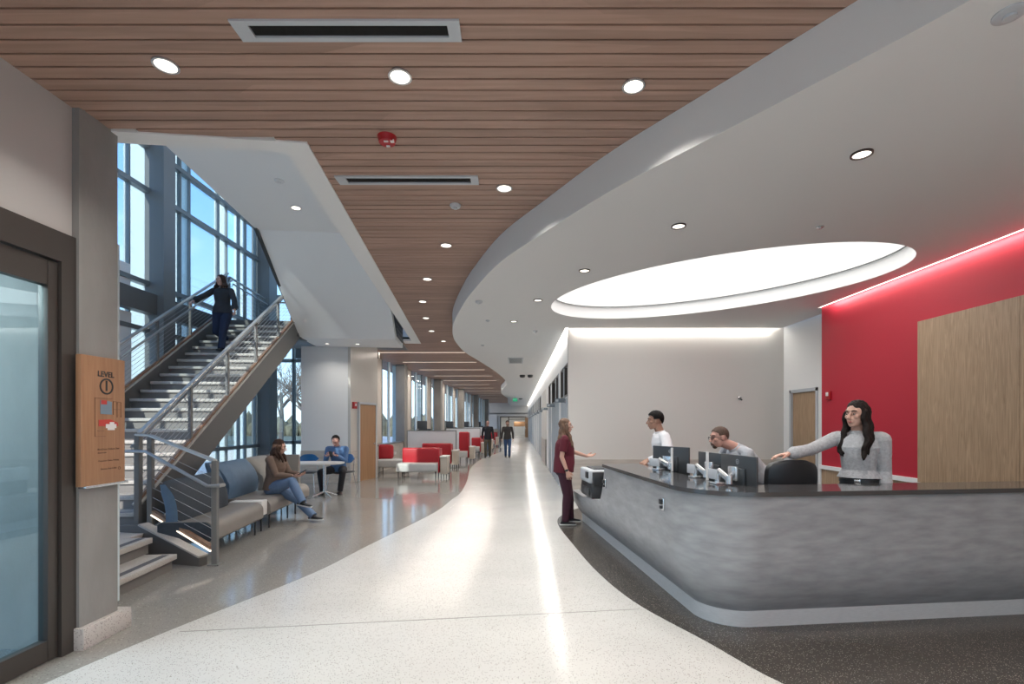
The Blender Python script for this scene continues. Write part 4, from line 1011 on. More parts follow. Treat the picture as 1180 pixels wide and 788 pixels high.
# ------------------------------------------------------------------ lounge seating beside the stair
def profile_seat(mb, s0, s1, n0, n1, zb, zt, r=.11):
    """upholstered seat block: rounded front edge (n1 side), pushed from s0 to s1"""
    pts = [(n0, zb), (n1 - .03, zb), (n1, zb + .03)]
    for k in range(7):
        a = k / 6 * PI / 2; pts.append((n1 - r + r * math.cos(a), zt - r + r * math.sin(a)))
    pts += [(n0 + .03, zt + .0), (n0, zt - .02)]
    mb.extr([R(n, s0, z) for n, z in pts], R(0, s1 - s0, 0)); return mb
def legs(t, lst, h, mt='plastic_black', r=.014):
    for (n, s) in lst:
        p = R(n, s); m = MB(); m.tube([(p.x, p.y, 0), (p.x, p.y, h)], [r * .8, r * 1.2], 10); m.build('leg', mt, t)
def back(mb, s0, s1, n0, n1, z0, z1, wave=.06, ns=14, nz=10, thick=.14, taper=0):
    """tall curved back panel: leans and swells, rounded top"""
    bm = mb.bm; F_, B_ = [], []
    for j in range(nz + 1):
        v = j / nz; a, b = [], []
        for i in range(ns + 1):
            u = i / ns; s = s0 + (s1 - s0) * u
            ed = max(abs(2 * u - 1) - .8, 0) / .2
            z = z0 + (z1 - z0) * v - (.05 * ed * ed if v > .5 else 0)
            n = n0 + (n1 - n0) * v + wave * math.sin(v * PI) 
            th = thick * (1 - .55 * max(0, v - .75) / .25) * (1 - .5 * ed)
            a.append(bm.verts.new(R(n + th / 2, s, z))); b.append(bm.verts.new(R(n - th / 2, s, z)))
        F_.append(a); B_.append(b)
    for j in range(nz):
        for i in range(ns):
            bm.faces.new([F_[j][i], F_[j][i + 1], F_[j + 1][i + 1], F_[j + 1][i]]); bm.faces.new([B_[j][i], B_[j + 1][i], B_[j + 1][i + 1], B_[j][i + 1]])
        for e in (0, ns): bm.faces.new([F_[j][e], F_[j + 1][e], B_[j + 1][e], B_[j][e]])
    for i in range(ns):
        for e in (0, nz): bm.faces.new([F_[e][i], F_[e][i + 1], B_[e][i + 1], B_[e][i]])
    return mb
t = thing('lounge_bench', R(-3.2, 6.7, 0), ANG, 'long grey lounge bench with dark blue bolster back behind the cable rail', 'bench')
m = MB(); profile_seat(m, 6.08, 7.48, -3.54, -2.92, .20, .445); m.build('seat', 'uph_grey', t, smooth=40)
m = MB(); back(m, 6.115, 7.36, -3.40, -3.50, .42, .91, .035, thick=.20); m.build('backrest', 'uph_dark', t, smooth=50)
m = MB(); back(m, 6.098, 6.118, -3.40, -3.50, .42, .88, .035, thick=.13, ns=2); m.build('backrest_side', 'uph_blue', t, smooth=50)  # blue slice puts the sheen of the bolster's end into the colour
m = MB(); profile_seat(m, 6.062, 6.08, -3.53, -2.935, .215, .44); m.build('end_panel', 'uph_dark', t)
legs(t, [(-2.98, 6.18), (-2.98, 7.34), (-3.48, 6.18), (-3.48, 7.34)], .20)
t = thing('side_table', R(-3.1, 7.6, 0), ANG, 'white block side table wedged between the grey lounge seats', 'side table')
m = MB(); m.rb(-3.4, -2.95, 7.50, 7.70, .24, .455, .008); m.build('tabletop', 'laminate', t); legs(t, [(-3.0, 7.6), (-3.35, 7.6)], .24)
t = thing('lounge_chair', R(-3.3, 8.2, 0), ANG, 'grey lounge chair with steel blue curved back, woman sitting on it', 'lounge chair')
m = MB(); profile_seat(m, 7.74, 8.72, -3.62, -2.92, .22, .455, .13); m.build('seat', 'uph_grey', t, smooth=40)
m = MB(); back(m, 7.74, 8.75, -3.60, -3.70, .40, 1.0, .10, thick=.16); m.build('backrest', 'uph_blue', t, smooth=50)
legs(t, [(-2.98, 7.84), (-2.98, 8.62), (-3.55, 7.84), (-3.55, 8.62)], .22)
t = thing('lounge_screen', R(-3.75, 7.6, 0), ANG, 'tall wavy steel blue screen between the bolster and the woman', 'screen')
m = MB(); back(m, 7.51, 7.71, -3.62, -3.72, .10, 1.02, .09, thick=.12); m.build('front_panel', 'uph_blue', t, smooth=50)
m = MB(); m.tube([R(-3.56, 7.505, .08), R(-3.47, 7.505, .5), R(-3.66, 7.505, 1.0)], .012, 8); m.build('piping', 'uph_light', t); legs(t, [(-3.62, 7.56), (-3.62, 7.66)], .1)
t = thing('lounge_chair', R(-3.4, 9.3, 0), ANG, 'taupe lounge chair with high curved back beyond the seated woman', 'lounge chair')
m = MB(); profile_seat(m, 8.92, 9.58, -3.45, -2.92, .22, .46, .12); m.build('seat', 'uph_taupe', t, smooth=40)
def backy(mb, n0, n1, s0, z0, z1, ds=.12):
    pts = []
    for k in range(11):
        v = k / 10; pts.append((s0 - .06 * math.sin(v * PI) - .04 * v, z0 + (z1 - z0) * v))
    pr = [(s + ds * (1 - .5 * max(0, i / 10 - .7) / .3), z) for i, (s, z) in enumerate(pts)][::-1]
    mb.extr([R(n0, s, z) for s, z in pts + pr], R(n1 - n0, 0, 0)); return mb
m = MB(); back(m, 8.80, 9.60, -3.50, -3.72, .40, 1.0, .12, thick=.15); m.build('backrest', 'uph_taupe', t, smooth=50)
m = MB(); backy(m, -3.72, -3.12, 9.66, .25, 1.0); m.build('side_wing', 'uph_taupe', t, smooth=40)
legs(t, [(-2.98, 9.0), (-2.98, 9.52), (-3.4, 9.0), (-3.4, 9.52)], .22)
# ------------------------------------------------------------------ cafe table and blue chairs
t = thing('cafe_table', (-4.45, 10.6, 0), 0, 'white oval cafe table on a silver pedestal by the window', 'table')
bm = bmesh.new(); n_ = 48
def ov(z, k=1.0): return [bm.verts.new((-4.45 + .66 * k * math.copysign(abs(math.cos(a)) ** .8, math.cos(a)), 10.6 + .38 * k * math.copysign(abs(math.sin(a)) ** .8, math.sin(a)), z)) for a in [2 * PI * i / n_ for i in range(n_)]]
A, B = ov(.715, .985), ov(.745)
for i in range(n_): bm.faces.new([A[i], A[(i + 1) % n_], B[(i + 1) % n_], B[i]])
bm.faces.new(A[::-1]); bm.faces.new(B)
m = MB(); m.bm.free(); m.bm = bm; m.build('tabletop', 'laminate', t)
for px in (-4.20, -4.85):
    m = MB(); m.disc((px, 10.6), .032, .10, .715, 20); m.build('pedestal', 'chrome', t)
    m = MB(); m.tube([(px - .2, 10.45, .015), (px, 10.6, .12), (px + .2, 10.45, .015)], .018, 8); m.tube([(px - .2, 10.78, .015), (px, 10.6, .12), (px + .2, 10.78, .015)], .018, 8); m.build('pedestal_foot', 'chrome', t)
def cafe_chair(loc, rz, label, first=True):
    t = thing('cafe_chair', (0, 0, 0), 0, label, 'chair', 'blue cafe chairs')
    b = lambda nm, mb, mt, p=None: mb.build(nm, mt, p or t, world=False)
    m = MB(); m.box((0, 0, .455), (.44, .43, .03), 0, .014, 2); b('seat', m, 'plastic_dark')
    bm = bmesh.new(); W_, H_ = 12, 6; fr, bk = [], []
    for j in range(H_ + 1):
        v = j / H_ * 2 - 1; a, c = [], []
        for i in range(W_ + 1):
            u = i / W_ * 2 - 1
            hv = .105 * (1 - .75 * abs(u) ** 3.2); x = u * .235 * (1 - .12 * v * v); y = -.215 + .055 * u * u - .012 * v; z = .755 + v * hv + .0
            a.append(bm.verts.new((x, y, z))); c.append(bm.verts.new((x, y - .022, z)))
        fr.append(a); bk.append(c)
    for j in range(H_):
        for i in range(W_):
            bm.faces.new([fr[j][i], fr[j][i + 1], fr[j + 1][i + 1], fr[j + 1][i]]); bm.faces.new([bk[j][i], bk[j + 1][i], bk[j + 1][i + 1], bk[j][i + 1]])
        for e in (0, W_): bm.faces.new([fr[j][e], fr[j + 1][e], bk[j + 1][e], bk[j][e]])
    for i in range(W_):
        for e in (0, H_): bm.faces.new([fr[e][i], fr[e][i + 1], bk[e][i + 1], bk[e][i]])
    m = MB(); m.bm.free(); m.bm = bm; b('backrest', m, 'blue_plastic')
    for sx in (-1, 1):
        m = MB(); m.tube([(sx * .20, .17, .45), (sx * .235, .22, 0)], .010, 8); b('leg', m, 'chrome')
        m = MB(); m.tube([(sx * .21, -.20, .78), (sx * .205, -.17, .45), (sx * .24, -.26, 0)], .010, 8); b('leg', m, 'chrome')
        m = MB(); m.tube([(sx * .205, -.17, .44), (sx * .20, .17, .44)], .009, 8); b('seat_rail', m, 'chrome')
    t.location = loc; t.rotation_euler = (0, 0, rz)
    return t
cc = cafe_chair((-4.15, 11.45, 0), PI - .45, 'blue cafe chair the man with the phone sits on')
copy_tree(cc, (-4.92, 11.35, 0), PI + .15, 'empty blue cafe chair behind the left half of the white table')
# ------------------------------------------------------------------ red and grey waiting benches
def settee(x0, x1, y0, label, high=False, table=True, depth=.62, side=False):
    t = thing('waiting_bench', ((x0 + x1) / 2, y0 + .3, 0), 0, label, 'bench', 'red and grey waiting benches')
    w_ = x1 - x0; zt = 1.22 if high else .86
    m = MB(); m.bounds(x0, x1, y0, y0 + depth, .19, .43, .035, 3); m.build('seat', 'uph_light', t)
    m = MB(); m.bounds(x0 + (.0 if high else .06), x1, y0 + depth - .12, y0 + depth + .02, .36, zt, .05, 3); m.build('backrest', 'uph_red', t)
    m = MB(); m.bounds(x1, x1 + .035, y0 + .1, y0 + depth + .03, .16, zt - .02, .012); m.build('end_panel', 'uph_red', t)
    for px in (x0 + .06, x1 - .06):
        for py in (y0 + .06, y0 + depth - .06):
            m = MB(); m.tube([(px, py, 0), (px, py, .2)], .016, 8); m.build('leg', 'plastic_black', t)
    if table:
        t2 = thing('end_table', (x1 + .13, y0 + .35, 0), 0, 'small beige end table at the right of the ' + label.split(' waiting')[0] + ' bench', 'end table', 'beige end tables')
        m = MB(); m.bounds(x1 + .045, x1 + .27, y0 + .12, y0 + depth + .1, .60, .635, .004); m.build('tabletop', 'laminate', t2)
        m = MB(); m.bounds(x1 + .06, x1 + .255, y0 + .14, y0 + depth + .08, .12, .60, .004); m.build('cabinet', 'beige_lam', t2)
        for px in (x1 + .08, x1 + .235):
            for py in (y0 + .17, y0 + depth + .05):
                m = MB(); m.tube([(px, py, 0), (px, py, .12)], .014, 6); m.build('leg', 'plastic_black', t2)
settee(-3.52, -2.33, 14.0, 'nearest red backed grey waiting bench, facing the camera')
settee(-3.55, -2.42, 17.1, 'second red backed waiting bench before the white partition')
settee(-2.50, -2.09, 19.9, 'narrow high backed red waiting bench beside the white partition', True)
settee(-2.42, -1.92, 23.9, 'short red backed waiting bench behind the first walking man')
settee(-2.55, -1.75, 28.0, 'red backed waiting bench farther down behind the walking men', table=True)
settee(-2.50, -1.62, 32.5, 'small looking waiting bench deep in the corridor', table=True)
settee(-2.60, -1.7, 37.5, 'farthest red and grey waiting bench', table=False)
t = thing('corner_bench', (-4.1, 15.6, 0), 0, 'grey corner bench with rounded red back beside the stone ledge', 'bench')
m = MB(); m.bounds(-4.50, -3.55, 15.3, 16.1, .20, .44, .04, 3); m.build('seat', 'uph_light', t)
m = MB(); m.bounds(-4.72, -4.06, 15.75, 15.98, .42, .90, .10, 4); m.build('backrest', 'uph_red', t)
for px, py in ((-4.44, 15.38), (-3.6, 15.38), (-4.44, 16.0), (-3.6, 16.0)):
    m = MB(); m.tube([(px, py, 0), (px, py, .2)], .016, 8); m.build('leg', 'plastic_black', t)
def partition(x0, x1, y, z, label):
    t = thing('partition_panel', ((x0 + x1) / 2, y, 0), 0, label, 'partition', 'white partitions between the benches')
    MB().bounds(x0 + .03, x1 - .03, y, y + .05, .12, z - .03).build('panel', 'marker', t)
    m = MB(); m.bounds(x0, x1, y - .01, y + .06, z - .03, z); m.bounds(x0, x0 + .03, y - .01, y + .06, 0, z - .03); m.bounds(x1 - .03, x1, y - .01, y + .06, 0, z - .03); m.bounds(x0 + .03, x1 - .03, y - .01, y + .06, .09, .12); m.build('frame', 'mullion', t)
partition(-4.18, -2.33, 18.3, 1.32, 'wide white partition panel behind the second red bench')
partition(-3.7, -1.95, 24.8, 1.33, 'second white partition panel behind the walking man')
partition(-3.5, -1.8, 31.0, 1.33, 'third white partition panel deep in the corridor')
t = thing('blue_booth_panel', (-1.75, 27, 0), 0, 'narrow grey blue high panel between the two walking men', 'panel')
m = MB(); m.bounds(-1.9, -1.62, 27.2, 27.32, .1, 1.22, .03, 2); m.build('panel', 'uph_blue', t); m = MB(); m.bounds(-1.88, -1.84, 27.2, 27.3, 0, .1); m.build('post', 'plastic_black', t)
def stool(x, y, label, first=[None]):
    if first[0] is None:
        t = thing('bar_chair', (0, 0, 0), 0, label, 'chair', 'dark high chairs by the glass')
        b = lambda nm, mb, mt: mb.build(nm, mt, t, world=False)
        m = MB(); m.box((0, 0, 1.05), (.46, .46, .10), 0, .04, 2); b('seat', m, 'uph_dark')
        m = MB(); m.box((0, .22, 1.42), (.44, .08, .52), 0, .035, 2); b('backrest', m, 'uph_dark')
        for sx in (-1, 1):
            m = MB(); m.box((sx * .24, 0, 1.22), (.05, .44, .24), 0, .02, 2); b('armrest', m, 'plastic_black')
            for sy in (-1, 1):
                m = MB(); m.tube([(sx * .2, sy * .2, 1.0), (sx * .23, sy * .23, 0)], .014, 6); b('leg', m, 'plastic_black')
        first[0] = t; t.location = (x, y, 0); t.rotation_euler = (0, 0, .5)
        return t
    return copy_tree(first[0], (x, y, 0), .5, label)
stool(-4.00, 20.6, 'dark high chair above the wide white partition')
stool(-3.82, 27.6, 'dark high chair seen past the second concrete column')
stool(-3.62, 34.6, 'dark high chair seen past the third concrete column')
stool(-3.35, 41.5, 'farthest dark high chair by the corridor glass')
t = thing('wall_socket', (-4.25, 16.6, .4), 0, 'white socket plate on the stone ledge behind the red benches', 'socket')
MB().bounds(-4.36, -4.24, 16.95, 16.96, .5, .62, .004).build('plate', 'plastic_white', t)
# ------------------------------------------------------------------ people
def frame(fwd, up_=V((0, 0, 1))):
    f = V(fwd).normalized(); s = up_.cross(f).normalized(); u = f.cross(s).normalized()      # s = left
    return f, s, u
def ik(a, c, l1, l2, hint):
    """middle joint of a two bone chain a->c bending towards hint"""
    a, c = V(a), V(c); d = c - a; L = d.length
    if L > (l1 + l2) * .995: c = a + d.normalized() * (l1 + l2) * .995; d = c - a; L = d.length
    x = (l1 * l1 - l2 * l2 + L * L) / (2 * L); h = math.sqrt(max(1e-6, l1 * l1 - x * x)); dn = d.normalized()
    hv = V(hint); hv = hv - dn * hv.dot(dn)
    if hv.length < 1e-4: hv = V((0, 0, 1))
    return a + dn * x + hv.normalized() * h, c
def limb(mb, pts, rs, n=14):
    """tapered round limb with domed ends"""
    P = [V(p) for p in pts]; d0 = (P[1] - P[0]).normalized(); d1 = (P[-1] - P[-2]).normalized()
    path = [P[0] - d0 * rs[0] * .85, P[0] - d0 * rs[0] * .5] + P + [P[-1] + d1 * rs[-1] * .5, P[-1] + d1 * rs[-1] * .85]
    rr = [rs[0] * .45, rs[0] * .85] + list(rs) + [rs[-1] * .85, rs[-1] * .45]
    mb.tube(path, rr, n)
    for p, r in zip(P[1:-1], rs[1:-1]): mb.ball(p, r * .995, None, 2)
def hand(mb, w, D, Nn, side, curl=(.3, .35, .3), H=1.0, spread=.06):
    """palm and five fingers. w wrist, D pointing direction, Nn palm normal (the side the fingers curl to), side=+1/-1 thumb side"""
    D = V(D).normalized(); Nn = V(Nn); Nn = (Nn - D * Nn.dot(D)).normalized(); T = D.cross(Nn).normalized() * side
    s = H / 1.75
    mb.loft([(w - D * .02 * s, T * .026 * s, Nn * .021 * s), (w + D * .02 * s, T * .033 * s, Nn * .019 * s), (w + D * .06 * s, T * .042 * s, Nn * .016 * s), (w + D * .088 * s, T * .042 * s, Nn * .013 * s)], 12)
    L_ = [.070, .078, .073, .058]
    for k in range(4):
        off_ = (1.5 - k) * .0235 * s; a = w + D * .085 * s + T * off_ - D * (abs(k - 1.2) * .004 * s)
        d = (D + T * (1.5 - k) * spread).normalized(); p = [a - D * .02 * s, a]; ang = 0
        for j in range(3):
            ang += curl[j] * (1 + .12 * k); dd = (d * math.cos(ang) + Nn * math.sin(ang)); p.append(p[-1] + dd * L_[k] * s * (.44, .32, .24)[j])
        limb(mb, p, [.0100 * s, .0100 * s, .0092 * s, .0086 * s, .0076 * s], 8)
    a = w + D * .018 * s + T * .030 * s; d = (D * .62 + T * .70 + Nn * .30).normalized(); d2 = (D * .9 + T * .25 + Nn * (.25 + curl[0] * .5)).normalized()
    limb(mb, [a - d * .012 * s, a + d * .034 * s, a + d * .034 * s + d2 * .030 * s, a + d * .034 * s + d2 * .054 * s], [.014 * s, .0125 * s, .0105 * s, .0085 * s], 8)
SKIN = mat('skin_fair', (0.52, 0.31, 0.24), 0.5); SKIN2 = mat('skin_olive', (0.36, 0.20, 0.14), 0.5); SKIN3 = mat('skin_pink', (0.56, 0.31, 0.25), 0.5)
M['eye'] = mat('eye_white', (.38, .34, .31), .4); M['iris'] = mat('eye_dark', (.03, .022, .018), .25); M['lip'] = mat('lip', (.40, .14, .12), .5)
def cloth(name, c, **k): 
    return mat(name, c, k.get('rough', .85), var=k.get('var', .08), vscale=k.get('vs', 14), bump=.25, bscale=k.get('bs', 90))
def person(label, pel, yaw, H, hands, feet, neck=None, torso_yaw=None, lean=(0, 0), head_yaw=None, head_pitch=0, skin=SKIN, top=None, bottom=None, shoe=None,
           female=False, build=1.0, hair=None, elbow=None, knee=None, foot_dir=None, sleeve='long', palm=None, curl=None, collar=False, vox=.0055, belly=0.0, hand_dir=None, hem=-.10, extra=None, sole=None, arm_r=1.0, waist=.10, loose=1.0, root_z=None):
    """pel: hip centre; lean: neck base offset from straight up (forward, left) in metres; feet: ankle points L, R; hands: wrist points L, R"""
    pel = V(pel); f, s, u = frame((math.cos(yaw), math.sin(yaw), 0))
    ty = yaw if torso_yaw is None else torso_yaw
    ft, st_, _ = frame((math.cos(ty), math.sin(ty), 0))
    tl = .302 * H; off_ = ft * lean[0] + st_ * lean[1]; nb = pel + off_ + V((0, 0, math.sqrt(max(.01, tl * tl - off_.length_squared))))
    ax = (nb - pel).normalized()
    st2 = (st_ - ax * st_.dot(ax)).normalized(); ft2 = st2.cross(ax).normalized()
    B = build; sh = (.112 if not female else .100) * H * (.9 + .1 * B); hw = (.052 if not female else .055) * H
    root = thing('person', (pel.x, pel.y, root_z if root_z is not None else min(a.z for a in map(V, feet)) - .07), yaw, label, 'person')
    # spine line with a slight curve
    def sp(t, fo=0.0): return pel.lerp(nb, t) + ft2 * fo
    hipL, hipR = pel + s * hw - V((0, 0, .01)), pel - s * hw - V((0, 0, .01))
    shL, shR = nb - ax * .045 + st2 * sh, nb - ax * .045 - st2 * sh
    k = H / 1.75
    def torso(mb, g, z0=-.09, z1=1.0, flare=0.0):
        wd = [(.0, .165, .115), (.18, .155, .112), (.42, .135, .105), (.62, .150, .112), (.80, .172, .110), (.92, .150, .088), (1.0, .085, .065)] if not female else \
             [(.0, .172, .122), (.18, .155, .112), (.40, .122, .098), (.62, .135, .118), (.78, .152, .116), (.92, .132, .080), (1.0, .070, .055)]
        q0 = max([w_ for w_ in wd if w_[0] <= max(z0, 0)], key=lambda w_: w_[0])
        secs = [(sp(z0 * 1.0, 0), st2 * (q0[1] * k * B * .97 + g + flare), ft2 * (q0[2] * k * B + g + flare))]
        for t, a, b in wd:
            if t > z1: break
            if t < z0 + .02: continue
            bb = b * k * (B if t < .75 else .5 + .5 * B) + (belly * math.exp(-((t - .33) / .25) ** 2)); fo = (.012 if t > .5 else 0) + belly * .5 * math.exp(-((t - .33) / .25) ** 2)
            gg = g + flare * max(0, .5 - t)
            secs.append((sp(t, fo), st2 * (a * k * (B if t < .75 else .6 + .4 * B) + gg), ft2 * (bb + gg)))
        mb.loft(secs, 24)
    ua, fa = .165 * H, .148 * H; arms = []
    el = elbow or (None, None)
    for i, (shp, w_, sg) in enumerate(((shL, hands[0], 1), (shR, hands[1], -1))):
        hint = V(el[i]) if el[i] is not None else (-ft2 * 1.0 + st2 * sg * .35 - V((0, 0, .3)))
        e, w2 = ik(shp, V(w_), ua, fa, hint); arms.append((shp, e, w2))
    th, shn = .245 * H, .235 * H; legs_ = []
    kn = knee or (None, None)
    for i, (hp, a_) in enumerate(((hipL, feet[0]), (hipR, feet[1]))):
        hint = V(kn[i]) if kn[i] is not None else f
        e, a2 = ik(hp, V(a_), th, shn, hint); legs_.append((hp, e, a2))
    # head frame
    hy = yaw if head_yaw is None else head_yaw
    hf = V((math.cos(hy) * math.cos(head_pitch), math.sin(hy) * math.cos(head_pitch), math.sin(head_pitch))); hf, hs, hu = frame(hf)
    nk = V(neck) if neck is not None else (nb + ax * .052 * H + ft2 * .02)
    hc = nk + hu * .075 * k + hf * .022 * k        # head centre, mid skull
    def hp_(a, b, c): return hc + (hf * a + hs * b + hu * c) * k
    hm = Matrix((hf, hs, hu)).transposed()
    mb = MB()
    torso(mb, 0.0)
    mb.ball(pel - V((0, 0, .03)), (.12 * k * B, .155 * k * B, .11 * k), Matrix((f, s, u)).transposed(), 3)
    limb(mb, [nb - ax * .05, nb + ax * .02, nk + hu * .02 * k], [.062 * k, .056 * k, .055 * k], 14)
    limb(mb, [nb - ax * .02 + st2 * .05, shL - st2 * .02 + ax * .005], [.045 * k, .05 * k]); limb(mb, [nb - ax * .02 - st2 * .05, shR + st2 * .02 + ax * .005], [.045 * k, .05 * k])
    ar = arm_r * (.9 if female else 1.0) * k
    pl = palm or (None, None); cu = curl or ((.3, .35, .3), (.3, .35, .3)); hd = hand_dir or (None, None)
    for i, (a, e, w_) in enumerate(arms):
        d = (w_ - e).normalized(); m1 = a.lerp(e, .5); m2 = e.lerp(w_, .3)
        limb(mb, [a, m1, e, m2, w_], [.052 * ar, .046 * ar, .038 * ar, .038 * ar, .025 * ar])
        sg = 1 if i == 0 else -1
        N_ = V(pl[i]) if pl[i] is not None else (-st2 * sg); D_ = V(hd[i]) if hd[i] is not None else d
        T_ = D_.normalized().cross((N_ - D_.normalized() * N_.dot(D_.normalized())).normalized())
        # thumb towards the front / up
        ref = ft2 + V((0, 0, .6)); side = 1 if T_.dot(ref) > 0 else -1
        hand(mb, w_, D_, N_, side, cu[i], H)
    for (h_, e, a_) in legs_:
        m1 = h_.lerp(e, .45); m2 = e.lerp(a_, .3)
        limb(mb, [h_, m1, e, m2, a_], [.085 * k * B, .076 * k * B, .055 * k, .055 * k * (.5 + .5 * B), .036 * k])
    # head
    mb.ball(hp_(-.012, 0, .028), (.094 * k, .075 * k, .088 * k), hm, 3)
    mb.ball(hp_(.022, 0, -.038), (.066 * k, .058 * k, .064 * k), hm, 3)
    mb.ball(hp_(.058, 0, -.082), (.026 * k, .030 * k, .024 * k), hm, 2)
    mb.ball(hp_(.030, 0, -.070), (.052 * k, .050 * k, .032 * k), hm, 2)
    mb.ball(hp_(.064, 0, .040), (.022 * k, .056 * k, .020 * k), hm, 2)
    for q in (-1, 1):
        mb.ball(hp_(.056, q * .036, -.012), (.028 * k, .024 * k, .022 * k), hm, 2); mb.ball(hp_(-.004, q * .077, -.002), (.018 * k, .010 * k, .032 * k), hm, 2)
    mb.tube([hp_(.080, 0, .030), hp_(.096, 0, .005), hp_(.112, 0, -.020), hp_(.094, 0, -.034)], [.007 * k, .009 * k, .0135 * k, .008 * k], 10)
    for q in (-1, 1): mb.ball(hp_(.098, q * .010, -.026), .0085 * k, None, 2)
    mb.ball(hp_(.082, 0, -.056), (.014 * k, .024 * k, .015 * k), hm, 2)
    body = mb.build('body', skin, root, voxel=vox * .8, sm=2)
    # face details
    m = MB()
    for q in (-1, 1): m.ball(hp_(.0785, q * .031, .012), (.0062 * k, .0125 * k, .0060 * k), hm, 2)
    eyes = m.build('eyes', 'eye', body)
    m = MB()
    for q in (-1, 1): m.ball(hp_(.0830, q * .031, .012), (.0030 * k, .0056 * k, .0056 * k), hm, 2)
    m.build('irises', 'iris', body)
    m = MB(); m.ball(hp_(.094, 0, -.052), (.006 * k, .021 * k, .005 * k), hm, 2); m.ball(hp_(.092, 0, -.060), (.006 * k, .017 * k, .006 * k), hm, 2); m.build('lips', 'lip', body)
    if hair: hmat = hair[1]
    else: hmat = bpy.data.materials.get('brow') or mat('brow', (.10, .06, .04), .8)
    m = MB()
    for q in (-1, 1): m.tube([hp_(.086, q * .016, .036), hp_(.084, q * .032, .042), hp_(.070, q * .052, .036)], [.004 * k, .0045 * k, .003 * k], 6)
    m.build('eyebrows', hmat, body)
    # clothes
    tm, bmt, sm3 = top, bottom, shoe
    m = MB(); g = .014 * loose
    torso(m, g, hem, 1.0, .012 * loose)
    limb(m, [nb - ax * .03 + st2 * .05, shL - st2 * .01 + ax * .008], [.050 * k, .060 * k]); limb(m, [nb - ax * .03 - st2 * .05, shR + st2 * .01 + ax * .008], [.050 * k, .060 * k])
    if collar:
        m.loft([(nb - ax * .02, st2 * .078 * k, ft2 * .072 * k), (nb + ax * .030, st2 * .068 * k, ft2 * .064 * k)], 18)
    for i, (a, e, w_) in enumerate(arms):
        g2 = .012 * loose
        if sleeve == 'short':
            q = a.lerp(e, .72); m.tube([a, a.lerp(e, .4), q], [(.058 * ar + g2), (.055 * ar + g2 * 1.1), (.050 * ar + g2 * 1.5)], 16); m.ball(a, .052 * ar + g2, None, 3)
        else:
            q = w_ - (w_ - e).normalized() * .005
            limb(m, [a, a.lerp(e, .5)], [.055 * ar + g2, .050 * ar + g2])
            m.tube([a.lerp(e, .3), a.lerp(e, .7), e, e.lerp(q, .3), e.lerp(q, .75), q], [.050 * ar + g2, .046 * ar + g2, .042 * ar + g2 * 1.1, .040 * ar + g2 * 1.1, .032 * ar + g2 * (1.0 if not extra == 'balloon' else 2.2), .026 * ar + g2 * .7], 16)
            m.ball(e, .042 * ar + g2 * 1.1, None, 3)
    shirt = m.build('top', tm, root, voxel=vox, sm=3)
    m = MB(); g = .011 * loose
    m.loft(([(sp(waist), st2 * (.128 * k * B + g), ft2 * (.103 * k * B + g))] if waist > .15 else []) + [(sp(.10), st2 * (.155 * k * B + g), ft2 * (.112 * k * B + g + belly * .5)), (pel + V((0, 0, .01)), s * (.168 * k * B + g), f * (.118 * k * B + g)), (pel - V((0, 0, .06)), s * (.165 * k * B + g), f * (.115 * k * B + g)), (pel - V((0, 0, .11)), s * (.13 * k * B), f * (.09 * k * B))], 24)
    for (h_, e, a_) in legs_:
        d = (a_ - e).normalized(); q = a_ + d * .012
        limb(m, [h_, h_.lerp(e, .45), e], [.088 * k * B + g, .080 * k * B + g, .060 * k + g])
        m.tube([e - d * .02, e, e.lerp(q, .3), e.lerp(q, .75), q], [.060 * k + g, .061 * k + g, .058 * k * (.5 + .5 * B) + g, .048 * k + g * 1.3, .044 * k + g * 1.6], 16)
    m.build('trousers', bmt, root, voxel=vox, sm=3)
    fd = foot_dir or (f, f)
    for i, (h_, e, a_) in enumerate(legs_):
        D = V(fd[i]).normalized(); s3 = D.cross(V((0, 0, 1))); s3 = s3.normalized() if s3.length > .01 else s; u3 = s3.cross(D).normalized()
        base = a_ - u3 * .070 * k
        m = MB(); L_ = .265 * k
        secs = [(-.085, .024, .022, .022), (-.075, .031, .048, .030), (-.04, .035, .075, .040), (.02, .037, .062, .036), (.09, .045, .040, .028), (.14, .044, .032, .022), (.172, .030, .024, .018)]
        m.loft([(base + D * x * k + u3 * (h2 * .5 + .010) * k, s3 * w2 * k, u3 * h2 * .52 * k) for x, w2, h2, _ in secs], 14)
        limb(m, [a_ - u3 * .02 * k, a_ + u3 * .01 * k], [.040 * k, .040 * k])
        sh_ = m.build('shoe', sm3, root, voxel=.006, sm=2)
        m = MB(); pts = [(-.092, .026), (-.06, .036), (0, .037), (.09, .047), (.145, .045), (.180, .024)]
        lp_ = [base + (D * x + s3 * w2) * k for x, w2 in pts] + [base + (D * x - s3 * w2) * k for x, w2 in pts[::-1]]
        m.extr([p + u3 * .002 for p in lp_], u3 * .018 * k); m.build('sole', sole or sm3, sh_)
